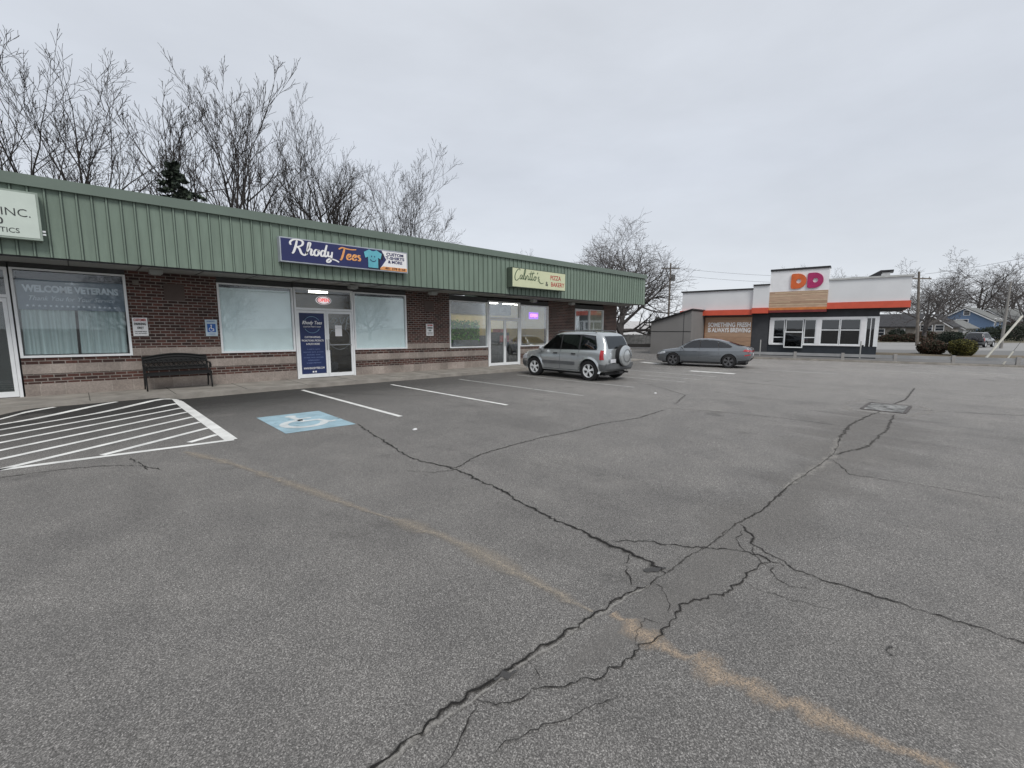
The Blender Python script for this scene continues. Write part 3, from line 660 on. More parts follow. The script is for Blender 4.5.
sheartext(wtext('open_lettering', 'OPEN', .15, plain('lit_red', (.7, .03, .03), .5, emit=(.9, .05, .05), es=.6), bd, 5.90, WY+.026, 2.665, bold=.02, width=.34))
dd_, y0 = door_pair(12.99, 14.95, 2.26, .15, 13.98, 1)
B(MB().box(14.05, 14.75, WY+.5, WY+1.1, .16, 1.65).box(14.12, 14.68, WY+.44, WY+.5, 1.2, 1.5, 1).box(14.15, 14.6, WY+.5, WY+1., 1.65, 1.8, 1), 'interior_cabinet', [DARK, REDP])
B(MB().box(13.1, 13.9, WY+.9, WY+1.3, .16, .9).box(13.15, 13.85, WY+1.0, WY+1.2, .9, 1.5, 1), 'interior_counter', [plain('counter_white', (.5, .5, .48), .6), plain('shelf_grey', (.2, .2, .19), .7)])
dd_, y0 = door_pair(-2.03, -.96, 2.36, .15, -1.49, 1)
for (d, a, b) in dd_: B(MB().box(a, b, y0+.045, y0+.05, .29, 2.27), 'door_film', plain('dark_green_film', (.03, .036, .034), .6), d)
# soffit lamps, wall vents, cameras
for x in (1.55, 6.6, 9.7, 15.2, 18.0):
    mb = MB(); mb.box(x-.13, x+.13, 14.1, 14.32, 3.05, 3.145); mb.box(x-.10, x+.10, 14.13, 14.29, 3.03, 3.05)
    B(mb, 'soffit_lamp', plain('lamp_lens', (.35, .36, .34), .5))
for (x, z) in [(1.97, 2.66), (9.94, 2.64), (17.4, 2.6)]:
    mb = MB(); mb.box(x-.22, x+.22, WY-.012, WY+.01, z-.21, z+.22)
    for k in range(9): mb.box(x-.19, x+.19, WY-.022, WY-.012, z-.17+k*.043, z-.155+k*.043)
    B(mb, 'vent_cover', plain('brown_vent', (.095, .068, .058), .7))
mb = MB(); mb.box(1.13, 1.25, WY-.09, WY, 2.80, 2.92); B(mb, 'alarm_box', plain('beige_box', (.16, .14, .12), .7))

# fascia signs (each its own thing)
def sign(name, label, x0, x1, z0, z1, d, face, cab, rim=.035):
    cx, cz = (x0+x1)/2, (z0+z1)/2; t = thing(name, label, 'sign', (cx, FY-.03, cz), 0)
    hx, hz = (x1-x0)/2, (z1-z0)/2
    MB().box(-hx, hx, -d, 0, -hz, hz).build('cabinet', cab, t)
    MB().box(-hx+rim, hx-rim, -d-.006, -d, -hz+rim, hz-rim).build('face', face, t)
    return t, hx, hz, -d-.006
sg, hx, hz, sy = sign('shop_sign', 'pale green box sign with black serif lettering at the left end of the fascia', -2.9, -.30, 3.42, 4.33, .17, PALEFACE, plain('grey_green_cabinet', (.30, .36, .31), .5))
sg.location.x -= .0
text('lettering', 'CHIROPRACTIC', .20, BLACKP, sg, hx-.62, sy, .26, 'RIGHT', shear=0, width=1.7)
text('lettering', 'CARE, INC.', .21, BLACKP, sg, hx-.12, sy, .03, 'RIGHT', bold=-.005)
text('lettering', '401-555-0100'[-1], .17, BLACKP, sg, hx-.50, sy, -.15, 'RIGHT', bold=.02)
text('lettering', 'DIAGNOSTICS', .13, BLACKP, sg, hx-.30, sy, -.31, 'RIGHT', bold=0)
for zz in (-.27, -.33): MB().box(hx, hx+.05, -.15, -.10, zz-.015, zz+.015).build('bracket', WHITE, sg)

sg, hx, hz, sy = sign('shop_sign', 'navy and white box sign with white brush lettering and a teal shirt', 4.09, 7.95, 3.47, 4.12, .19, NAVY, SILVERC, .03)
RH = [  # cursive strokes, x-height 1
 [(-.6, 1.35), (-.75, 1.8), (-.3, 2.25), (.6, 2.35), (1.25, 2.15), (1.3, 1.65), (.9, 1.3), (.25, 1.15)], [(.32, 2.2), (.2, 1.3), (-.05, .3), (-.3, -.05)], [(.3, 1.15), (.8, .9), (1.2, .15), (1.7, -.15), (2.0, .1)],
 [(2.0, .1), (2.5, 1.5), (2.55, 2.0), (2.3, 2.0), (2.2, 1.2), (2.1, 0)], [(2.15, .5), (2.5, 1.0), (2.85, .9), (2.8, .3), (2.95, 0), (3.25, .2)],
 [(4.0, .95), (3.6, 1.0), (3.35, .55), (3.5, .05), (3.9, .05), (4.15, .5), (3.95, .95), (4.3, .85)],
 [(5.15, .9), (4.8, 1.0), (4.5, .55), (4.65, .05), (5.0, .1), (5.25, .7)], [(5.45, 2.05), (5.3, 1.2), (5.2, .3), (5.4, 0), (5.7, .25)],
 [(5.8, .95), (5.8, .3), (6.05, .05), (6.4, .3)], [(6.5, .95), (6.45, 0), (6.3, -.7), (5.9, -.95), (5.7, -.7), (6.2, -.3), (7.2, -.45), (7.9, -.75)]]
mb = MB(); strokes(mb, RH, -hx+.35, -.080, .158, .185, sy, .004, .12); mb.build('brush_lettering', WHITEP, sg)
TE = [[(-.1, 1.75), (.5, 2.1), (1.4, 2.0), (2.3, 1.95), (3.3, 2.05)], [(1.0, 2.0), (.8, 1.0), (.5, .0), (.2, -.15)],
 [(1.6, .5), (2.1, .6), (2.2, .95), (1.85, 1.0), (1.6, .55), (1.7, .1), (2.1, .05), (2.45, .3)], [(2.7, .5), (3.2, .6), (3.3, .95), (2.95, 1.0), (2.7, .55), (2.8, .1), (3.2, .05), (3.5, .3)],
 [(4.2, .95), (3.85, 1.0), (3.8, .7), (4.15, .45), (4.1, .05), (3.7, .1)]]
mb = MB(); strokes(mb, TE, -hx+1.58, -.10, .155, .19, sy-.003, .004, .10); mb.build('brush_lettering', ORNG, sg)
MB().prism([(-.02+.95, -hz+.035), (hx-.035, -hz+.035), (hx-.035, hz-.035), (1.02, hz-.035), (1.17, .02)], sy-.003, sy-.0005).build('white_panel', WHITEP, sg)
MB().prism([(.86, -hz+.035), (hx-.035, -hz+.035), (hx-.035, -hz+.14), (1.05, -hz+.14)], sy-.006, sy-.0032).build('orange_strip', ORNG, sg)
SH = [(-.34, .20), (-.14, .30), (-.05, .26), (.05, .26), (.14, .30), (.34, .20), (.29, .02), (.19, .06), (.19, -.28), (-.19, -.28), (-.19, .06), (-.29, .02)]
MB().prism([(.72+p*.86, q*.92) for p, q in SH], sy-.016, sy-.010).build('shirt_graphic', TEAL, sg)
MB().prism([(.77+p*.95, -.015+q*.98) for p, q in SH], sy-.0095, sy-.006).build('shirt_shadow', plain('shirt_black', (.01, .012, .03), .6), sg)
mb = MB(); mb.tube([(.72+.10*math.cos(R(t)), sy-.02, .02+.09*math.sin(R(t))) for t in range(200, 341, 14)], .010, 5)
for s_ in (-1, 1): mb.box(.72+s_*.05-.012, .72+s_*.05+.012, sy-.022, sy-.018, .06, .10)
mb.build('shirt_print', NAVY, sg)
for s, z, wd in (('CUSTOM', .20, .60), ('T-SHIRTS', .085, .66), ('& MORE', -.03, .50)): text('lettering', s, .125, NAVY, sg, 1.48, sy-.004, z, bold=.03, width=wd)
text('lettering', '401 378 8168', .10, plain('brown_print', (.10, .03, .02), .6), sg, 1.48, sy-.007, -hz+.09, bold=.02, width=.72)

sg, hx, hz, sy = sign('shop_sign', 'cream box sign with green script and red block lettering for a pizza bakery', 12.60, 15.93, 3.33, 4.10, .30, CREAM, CABINET, .025)
CV = [[(1.5, 2.0), (1.25, 2.35), (.6, 2.0), (.1, 1.0), (.2, .0), (.8, -.35), (1.5, .2)], [(2.4, .95), (2.0, 1.0), (1.75, .5), (1.9, .05), (2.25, .2), (2.5, .9), (2.45, .1), (2.8, .15)],
 [(2.8, .15), (3.3, 1.6), (3.3, 2.3), (3.0, 2.2), (2.95, .8), (3.05, .05), (3.4, .2)], [(3.4, .95), (3.6, .1), (3.75, .1), (4.1, 1.0), (4.35, .9)], [(4.5, .9), (4.5, .15), (4.7, .05), (4.95, .3)], [(4.6, 1.4), (4.65, 1.5)],
 [(5.3, 2.1), (5.15, 1.0), (5.15, .15), (5.4, .05), (5.65, .3)], [(5.95, 2.1), (5.8, 1.0), (5.8, .15), (6.05, .05), (6.3, .3)], [(4.8, 1.5), (5.6, 1.55), (6.5, 1.8)],
 [(7.0, .95), (6.65, .9), (6.5, .4), (6.75, .02), (7.1, .2), (7.2, .7), (6.95, .95), (7.4, .85)], [(7.6, 2.0), (7.5, 1.6)], [(8.4, .95), (8.0, .95), (8.0, .6), (8.35, .4), (8.3, .05), (7.9, .05)], [(8.4, .0), (8.9, -.4), (9.6, -.5), (10.1, -.35)]]
mb = MB(); strokes(mb, CV, -hx+.12, -.06, .172, .12, sy, .004, .18); mb.build('script_lettering', GREENP, sg)
text('lettering', 'PIZZA', .26, REDP, sg, .98, sy, .13, bold=.015, width=.70); text('lettering', 'BAKERY', .26, REDP, sg, 1.12, sy, -.15, bold=.015, width=.90)
text('lettering', '&', .26, BLACKP, sg, .40, sy, -.15, bold=.015)

# small wall signs
def wsign(label, x0, x1, z0, z1, fmat, cat='sign', off=.02):
    t = thing('wall_sign', label, cat, ((x0+x1)/2, WY-off, (z0+z1)/2)); hx, hz = (x1-x0)/2, (z1-z0)/2
    MB().box(-hx, hx, -.012, off-.018*0, -hz, hz).build('plate', fmat, t); return t, hx, hz
for (x0, x1, z0, z1, lb) in ((1.05, 1.35, 1.50, 1.96, 'white customer parking notice on brick between the lettered window and the bench'), (9.78, 10.10, 1.40, 1.86, 'white customer parking notice on the brick pier right of the blinds')):
    t, hx, hz = wsign(lb, x0, x1, z0, z1, WHITEP)
    for s, z, wd in (('CUSTOMER', .17, .25), ('PARKING', .07, .23), ('ONLY', -.03, .13)): text('lettering', s, .085, REDP if z > .1 else BLACKP, t, 0, -.016, z, bold=.03, width=wd)
    for s, z in (('UNAUTHORIZED VEHICLES', -.12), ('WILL BE TOWED', -.17)): text('lettering', s, .035, BLACKP, t, 0, -.016, z, width=.24)
t, hx, hz = wsign('pale blue accessible parking sign on brick left of the wide blind', 2.59, 2.87, 1.48, 1.93, plain('pale_sign', (.50, .60, .66), .5))
mb = MB(); mb.box(-.10, .10, -.015, -.012, -.12, .11); mb.build('blue_square', BLUEP, t)
mb = MB(); mb.tube([(-.01+.05*math.cos(R(a)), -.018, -.045+.05*math.sin(R(a))) for a in range(100, 350, 20)], .007, 5); mb.box(-.015, .003, -.02, -.016, -.03, .05); mb.box(-.01, .05, -.02, -.016, -.035, -.018); mb.box(.04, .055, -.02, -.016, -.09, -.03); mb.lathe([(0, -.002), (.017, -.002), (.017, .002)], (-.005, -.018, .07), 'y', 12)
mb.build('wheelchair_symbol', WHITEP, t)
text('lettering', 'RESERVED', .05, BLUEP, t, 0, -.014, .175, width=.2); text('lettering', 'PARKING', .04, BLUEP, t, 0, -.014, -.175, width=.15)

# ------------------------------------------------------------------ bench
bx0, bx1 = 1.30, 2.62
bz = .155-.010*(1.95+1)
bn = thing('park_bench', 'black cast iron bench with scrolled arms against the brick wall', 'bench', (1.84, 14.42, bz)); hw = .68
mb = MB()                                        # back: arched top rail, lattice
top = [(-hw+.0, .83)]+[(-hw+2*hw*i/16, .83+.075*math.sin(math.pi*i/16)**1.3) for i in range(1, 16)]+[(hw, .83)]
yb = lambda z: .20+(z-.45)*.22
mb.tube([(x, yb(z), z) for x, z in top], .022, 6)
mb.tube([(x, yb(z-.07), z-.07) for x, z in top], .014, 6)
for z in (.50, .58, .70): mb.tube([(-hw, yb(z), z), (hw, yb(z), z)], .014 if z != .5 else .02, 6)
for i in range(13):
    cx = -hw+.052+(2*hw-.1)*i/12
    mb.tube([(cx+.045*math.cos(R(t)), yb(.64), .64+.05*math.sin(R(t))) for t in range(0, 361, 45)], .010, 4)
    mb.tube([(cx-.05, yb(.71), .71), (cx, yb(.76), .765), (cx+.05, yb(.71), .71)], .010, 4)
    mb.tube([(cx-.05, yb(.5), .51), (cx+.05, yb(.575), .575)], .008, 4); mb.tube([(cx+.05, yb(.5), .51), (cx-.05, yb(.575), .575)], .008, 4)
sheet = MB(); sheet.add([(-hw, yb(.50)+.01, .50), (hw, yb(.50)+.01, .50), (hw, yb(.59)+.01, .59), (-hw, yb(.59)+.01, .59)], [(0, 1, 2, 3)])
sheet.add([(-hw, yb(.70)+.01, .70), (hw, yb(.70)+.01, .70)]+[(x, yb(z)+.01, z) for x, z in reversed(top)], [tuple(range(2+len(top)))])
mb.add(sheet.v, sheet.f)
mb.build('backrest', BLACKM, bn, True)
mb = MB()
for i in range(8): y = -.24+i*.057; z = .43+.018*math.cos((i-3)*.6)-.01; mb.box(-hw, hw, y, y+.045, z, z+.018)
mb.box(-hw, hw, -.25, -.235, .38, .43); mb.build('seat', BLACKM, bn)
for s_ in (-1, 1):
    x = s_*hw
    mb = MB(); mb.tube([(x, yb(.83), .84), (x, yb(.6), .6), (x, .17, .42), (x, .20, .2), (x, .27, .015)], [.018, .02, .022, .02, .018], 6); mb.tube([(x, .17, .42), (x, .02, .30), (x, -.15, .32), (x, -.24, .42)], .016, 6)
    mb.build('leg', BLACKM, bn, True)
    mb = MB(); mb.tube([(x, -.24, .44), (x, -.20, .25), (x, -.27, .1), (x, -.24, .015)], [.02, .022, .018, .02], 6); mb.build('leg', BLACKM, bn, True)
    mb = MB(); mb.tube([(x, yb(.66), .66), (x, .0, .66), (x, -.2, .67), (x, -.28, .62), (x, -.27, .55), (x, -.22, .56)], .018, 6); mb.tube([(x, -.18, .44), (x, -.10, .55), (x, -.16, .66)], .012, 6)
    mb.build('armrest', BLACKM, bn, True)

# ------------------------------------------------------------------ cars
def lerp_keys(keys, x):
    for a, b in zip(keys[:-1], keys[1:]):
        if a[0] <= x <= b[0]:
            t = (x-a[0])/(b[0]-a[0]); return [p+(q-p)*t for p, q in zip(a[1:], b[1:])]
    return list(keys[-1][1:] if x > keys[-1][0] else keys[0][1:])
def smooth_keys(keys, n=3, step=.05):
    x0, x1 = keys[0][0], keys[-1][0]; m = int(round((x1-x0)/step)); X = [x0+(x1-x0)*i/m for i in range(m+1)]
    V = [lerp_keys(keys, x) for x in X]
    for _ in range(n):
        V = [V[0]]+[[(a+2*b+c)/4 for a, b, c in zip(V[i-1], V[i], V[i+1])] for i in range(1, m)]+[V[-1]]
    return X, V
def car_body(keys, sm_n=2):
    X, V = smooth_keys(keys, sm_n); vs = []; fs = []
    for x, (zb, zs, zt, wm, wb, wt) in zip(X, V):
        h = zs-zb; g = zt-zs
        ringp = [(0, zb), (wm*.80, zb), (wm*.93, zb+.03), (wm*.985, zb+.25*h), (wm, zb+.45*h), (wm*.992, zb+.66*h), (wm*.965+wb*.02, zb+.86*h), (wb, zs-.02), (wb-.015, zs+.01),
                 (wb+(wt-wb)*.35, zs+g*.33), (wb+(wt-wb)*.70, zs+g*.68), (wt+.01, zs+g*.88), (wt*.90, zs+g*.965), (wt*.6, zt), (0, zt+.012)]
        vs += [(x, y, z) for y, z in ringp]+[(x, -y, z) for y, z in ringp[-2:0:-1]]
    n = 28; m = len(X)
    for i in range(m-1):
        for k in range(n): k2 = (k+1) % n; fs.append((i*n+k, i*n+k2, (i+1)*n+k2, (i+1)*n+k))
    fs.append(tuple(range(n))); fs.append(tuple((m-1)*n+k for k in range(n-1, -1, -1)))
    mb = MB(); mb.add(vs, fs); return mb
def boolean_arches(mb, arches, r, name, mat, parent):
    ob = mb.build(name, mat, None)
    for (x, y) in arches:
        c = MB(); c.lathe([(0, -.28), (r, -.28), (r, .4), (0, .4)], (x, y*.72+(.0), 0), 'y', 36)
        if y < 0: c.v = [(v[0], 2*(y*.72)-v[1], v[2]) for v in c.v]
        c.xf(lambda a, b, z: (a, b, z+r-.035)); co_ = c.build('cut', mat)
        md = ob.modifiers.new('b', 'BOOLEAN'); md.object = co_; md.operation = 'DIFFERENCE'; md.solver = 'EXACT'
        dg = bpy.context.evaluated_depsgraph_get(); me = bpy.data.meshes.new_from_object(ob.evaluated_get(dg))
        ob.modifiers.clear(); ob.data = me; bpy.data.objects.remove(co_)
    smooth_by(ob.data, 38); ob.parent = parent; ob.name = name; ob.data.name = name; return ob
def bvh_of(mb): return BVHTree.FromPolygons([Vector(v) for v in mb.v], mb.f)
def project_panel(bvh, poly, axis, sgn, off, name, mat, parent, th=0.0, step=.06):
    """thin panel following the bodywork. axis 'y': poly in (x,z); 'x': poly in (y,z)"""
    bm = bmesh.new(); mk = (lambda a, b: (a, 0, b)) if axis == 'y' else (lambda a, b: (0, a, b))
    bm.faces.new([bm.verts.new(mk(a, b)) for a, b in poly])
    a0, a1 = min(p[0] for p in poly), max(p[0] for p in poly); b0, b1 = min(p[1] for p in poly), max(p[1] for p in poly)
    na = (1, 0, 0) if axis == 'y' else (0, 1, 0)
    for (lo, hi, nn, f) in ((a0, a1, na, lambda t: mk(t, 0)), (b0, b1, (0, 0, 1), lambda t: mk(0, t))):
        k = int((hi-lo)/step)
        for i in range(1, k+1):
            t = lo+(hi-lo)*i/(k+1); bmesh.ops.bisect_plane(bm, geom=bm.verts[:]+bm.edges[:]+bm.faces[:], plane_co=f(t), plane_no=nn)
    for v in bm.verts:
        if axis == 'y': org = Vector((v.co.x, 3*sgn, v.co.z)); d = Vector((0, -sgn, 0))
        else: org = Vector((4*sgn, v.co.y, v.co.z)); d = Vector((-sgn, 0, 0))
        h = bvh.ray_cast(org, d)
        if h[0] is None: h = bvh.find_nearest(org-Vector(d)*-3 if False else org+d*(2.2 if axis == 'y' else 2.0))
        v.co = h[0]+(Vector((0, sgn, 0)) if axis == 'y' else Vector((sgn, 0, 0)))*off
    me = bpy.data.meshes.new(name)
    if th:
        r = bmesh.ops.extrude_face_region(bm, geom=bm.faces[:])
        for v in [g for g in r['geom'] if isinstance(g, bmesh.types.BMVert)]: v.co += (Vector((0, sgn, 0)) if axis == 'y' else Vector((sgn, 0, 0)))*th
    bmesh.ops.recalc_face_normals(bm, faces=bm.faces)
    bm.to_mesh(me); bm.free(); me.materials.append(mat); smooth_by(me, 50); return link(name, me, parent)
def wheel(parent, x, y, r, wd, rim_m, spokes=5, rr=.66, wide=.5):
    s = 1 if y > 0 else -1
    mb = MB(); mb.lathe([(r*rr, -wd/2), (r*.93, -wd/2), (r, -wd*.36), (r, wd*.36), (r*.93, wd/2), (r*rr, wd/2), (r*rr, -wd/2)], (x, y, r), 'y', 32)
    w_ = mb.build('wheel', RUB, parent, True)
    mb = MB(); f = y+s*wd*.42
    mb.lathe([(r*rr, -wd*.30), (r*rr*.99, wd*.46), (r*rr*.90, wd*.44), (r*rr*.88, wd*.1)], (x, 0, r), 'y', 32); mb.v = [(v[0], y+s*v[1], v[2]) for v in mb.v]
    for k in range(spokes):
        a = 2*math.pi*k/spokes+math.pi/2; hw_ = math.pi/spokes*wide
        pts = []
        for (rad, ang) in ((r*.10, a-hw_*1.3), (r*rr*.92, a-hw_), (r*rr*.92, a+hw_), (r*.10, a+hw_*1.3)): pts.append((x+rad*math.cos(ang), r+rad*math.sin(ang)))
        mb.prism(pts, f-s*.03, f)
    mb.prism([(x+r*.17*math.cos(2*math.pi*k/12), r+r*.17*math.sin(2*math.pi*k/12)) for k in range(12)], f-s*.04, f+s*.012)
    mb.build('rim', rim_m, w_)
    mb = MB(); mb.prism([(x+r*rr*.9*math.cos(2*math.pi*k/24), r+r*rr*.9*math.sin(2*math.pi*k/24)) for k in range(24)], y-s*.02, y-s*.03); mb.build('brake_disc', plain('brake_shadow', (.02, .02, .02), .7), w_)
TAILR = plain('tail_lamp', (.30, .01, .015), .25, coat=.5, emit=(.5, .01, .02), es=.12)
CLAD = plain('grey_cladding', (.10, .105, .11), .55); SEAM = plain('panel_gap', (.02, .02, .022), .7)
PLATE = plain('number_plate', (.62, .63, .66), .5)
LENS = plain('head_lamp', (.45, .47, .5), .15, coat=.6)
def mirror_pair(parent, x, y, z, mat, s_=1.):
    for sg in (-1, 1):
        mb = MB(); c = (x, sg*y, z)
        mb.lathe([(0, -.10), (.06*s_, -.09), (.085*s_, -.03), (.085*s_, .04), (.05*s_, .09), (0, .10)], (0, 0, 0), 'y', 10)
        mb.xf(lambda a, b, d: (c[0]+a*.75, c[1]+b*1.05, c[2]+d)); mb.tube([(x, sg*(y-.14), z-.07), (x, sg*(y-.02), z-.03)], .022, 6)
        mb.build('wing_mirror', mat, parent, True)
def plate(parent, x, z, s, txt='RI 482'):
    mb = MB(); mb.box(x-s*.0, x+s*.012, -.155, .155, z-.08, z+.08); mb.build('number_plate', PLATE, parent)

def make_suv(label, loc, rz, paint):
    t = thing('parked_car', label, 'car', loc, rz)
    # x fwd: zb, zbelt, ztop, wmid, wbelt, wtop
    K = [(-1.92, .42, .86, .93, .74, .70, .60), (-1.88, .36, .95, 1.05, .80, .76, .62), (-1.84, .34, .99, 1.16, .83, .79, .64), (-1.72, .30, 1.02, 1.46, .85, .81, .63), (-1.60, .28, 1.03, 1.60, .86, .81, .63), (-1.35, .27, 1.03, 1.655, .865, .81, .62),
         (-.6, .26, 1.02, 1.675, .865, .81, .62), (.1, .26, 1.0, 1.665, .865, .81, .62), (.35, .26, .99, 1.62, .865, .81, .61), (.75, .26, .975, 1.32, .865, .81, .63), (1.12, .26, .965, 1.03, .86, .80, .68), (1.25, .27, .955, .99, .86, .79, .66), (1.7, .28, .90, .94, .85, .75, .60), (1.92, .30, .82, .87, .80, .69, .54), (2.0, .36, .74, .78, .74, .62, .50), (2.03, .42, .64, .68, .66, .55, .42)]
    mb = car_body(K); bv = bvh_of(mb); fx, rx = 1.24, -1.25
    arches = [(fx, .865), (fx, -.865), (rx, .865), (rx, -.865)]
    boolean_arches(mb, arches, .40, 'body', paint, t)
    for sg in (-1, 1):
        P = lambda poly, nm, m, off=.005, th=0, st=.06: project_panel(bv, poly, 'y', sg, off, nm, m, t, th, st)
        P([(.97, 1.025), (.43, 1.55), (.34, 1.572), (-.86, 1.575), (-1.39, 1.53), (-1.54, 1.13), (-1.52, 1.055)], 'window_surround', SEAM, .002)
        P([(.92, 1.045), (.42, 1.52), (.34, 1.545), (.05, 1.555), (.05, 1.055)], 'side_window', GLASSC)
        P([(.0, 1.055), (.0, 1.555), (-.72, 1.555), (-.76, 1.5), (-.76, 1.07)], 'side_window', GLASSC)
        P([(-.83, 1.075), (-.83, 1.5), (-.86, 1.545), (-1.36, 1.50), (-1.50, 1.14), (-1.48, 1.09)], 'side_window', GLASSC)
        P([(.08, 1.05), (.08, 1.565), (-.03, 1.565), (-.03, 1.05)], 'door_pillar', SEAM, .003, st=.1); P([(-.73, 1.065), (-.73, 1.56), (-.86, 1.55), (-.86, 1.065)], 'door_pillar', SEAM, .003, st=.1)
        P([(.93, 1.0), (.915, 1.0), (.915, .40), (.93, .40)], 'door_gap', SEAM, .003, st=.1)
        P([(.03, 1.05), (.018, 1.05), (.018, .36), (.03, .36)], 'door_gap', SEAM, .003, st=.1)
        P([(-.795, 1.05), (-.807, 1.05), (-.807, .80), (-.795, .80)], 'door_gap', SEAM, .003, st=.1)
        P([(.85, .52), (-.66, .52), (-.66, .63), (.85, .63)], 'side_moulding', CLAD, .004, .012, .12)
        P([(.83, .27), (-.84, .27), (-.84, .345), (.83, .345)], 'sill', CLAD, .004, .01, .12)
        for hx_ in (.14, -.68):
            P([(hx_, .885), (hx_+.17, .885), (hx_+.17, .925), (hx_, .925)], 'door_handle', SEAM, .006, .02, .05)
        P([(-1.69, .74), (-1.835, .74), (-1.80, 1.04), (-1.69, 1.06)], 'tail_light', TAILR, .006, .01, .05)
        P([(-1.66, .36), (-1.90, .36), (-1.92, .56), (-1.66, .60)], 'rear_bumper', CLAD, .006, .012, .06)
        P([(1.64, .66), (1.90, .62), (1.86, .80), (1.64, .84)], 'headlight', LENS, .006, .01, .05)
        P([(1.64, .36), (1.96, .40), (1.94, .58), (1.64, .54)], 'front_bumper', CLAD, .006, .012, .06)
        # wheel-arch flare
        for ax in (fx, rx):
            m2 = MB(); R0, R1 = .395, .465; vs = []; seg = 20
            for i in range(seg+1):
                a = R(-12+204*i/seg)
                for rr_ in (R0, R1):
                    xx = ax+rr_*math.cos(a); zz = .365+rr_*math.sin(a); h = bv.ray_cast(Vector((xx, 3*sg, zz)), Vector((0, -sg, 0)))
                    yy = abs(h[0].y) if h[0] is not None else .85
                    vs.append((xx, sg*(yy+(.035 if rr_ == R0 else .003)), zz))
            m2.add(vs, [(2*i, 2*i+1, 2*i+3, 2*i+2) for i in range(seg)]); m2.build('arch_flare', paint, t, True)
        mb2 = MB(); mb2.tube([(.30, sg*.60, 1.655), (.15, sg*.60, 1.70), (-1.2, sg*.60, 1.70), (-1.38, sg*.60, 1.645)], .017, 6); mb2.build('roof_rail', CLAD, t, True)
    project_panel(bv, [(-.60, 1.10), (.60, 1.10), (.55, 1.52), (-.55, 1.52)], 'x', -1, .006, 'rear_window', GLASSC, t)
    project_panel(bv, [(-.66, 1.03), (.66, 1.03), (.58, 1.56), (-.58, 1.56)], 'x', 1, .006, 'windscreen', GLASSC, t)
    project_panel(bv, [(-.80, .37), (.80, .37), (.80, .60), (-.80, .60)], 'x', -1, .05, 'rear_bumper', CLAD, t, .03)
    project_panel(bv, [(-.45, .58), (.45, .58), (.45, .72), (-.45, .72)], 'x', 1, .006, 'grille', SEAM, t)
    # spare wheel carrier
    m2 = MB(); m2.lathe([(0, -.26), (.30, -.255), (.335, -.235), (.35, -.20), (.35, -.03), (.33, 0), (0, 0)], (-1.90, -.08, .86), 'x', 36); sp = m2.build('spare_wheel_cover', paint, t, True)
    m2 = MB(); m2.lathe([(.352, -.17), (.36, -.17), (.36, -.02), (.34, 0), (0, .02)], (-1.90, -.08, .86), 'x', 36); m2.build('tyre', RUB, sp, True)
    m2 = MB(); m2.lathe([(.20, -.262), (.21, -.268), (.22, -.262)], (-1.90, -.08, .86), 'x', 30); m2.build('cover_ring', SEAM, sp)
    MB().box(-1.985, -1.97, .33, .63, .64, .76).build('number_plate', PLATE, t)
    m2 = MB(); m2.box(-2.0, -1.85, -.12, .12, .27, .33); m2.tube([(-1.7, -.45, .28), (-1.98, -.45, .28)], .03, 8); m2.build('tow_hitch', SEAM, t)
    m2 = MB(); m2.box(-1.75, 1.75, -.60, .60, .20, .5); m2.build('underbody', SEAM, t)
    mirror_pair(t, .80, .98, 1.06, paint)
    m2 = MB()
    for y in (-.38, .38): m2.box(.05, .18, y-.22, y+.22, .95, 1.20); m2.box(.07, .16, y-.12, y+.12, 1.22, 1.36)
    m2.build('seats', plain('seat_cloth', (.05, .05, .05), .9), t)
    for (x, y) in ((fx, .76), (fx, -.76), (rx, .76), (rx, -.76)): wheel(t, x, y, .35, .22, ALLOY, 5, .66, .42)
    return t
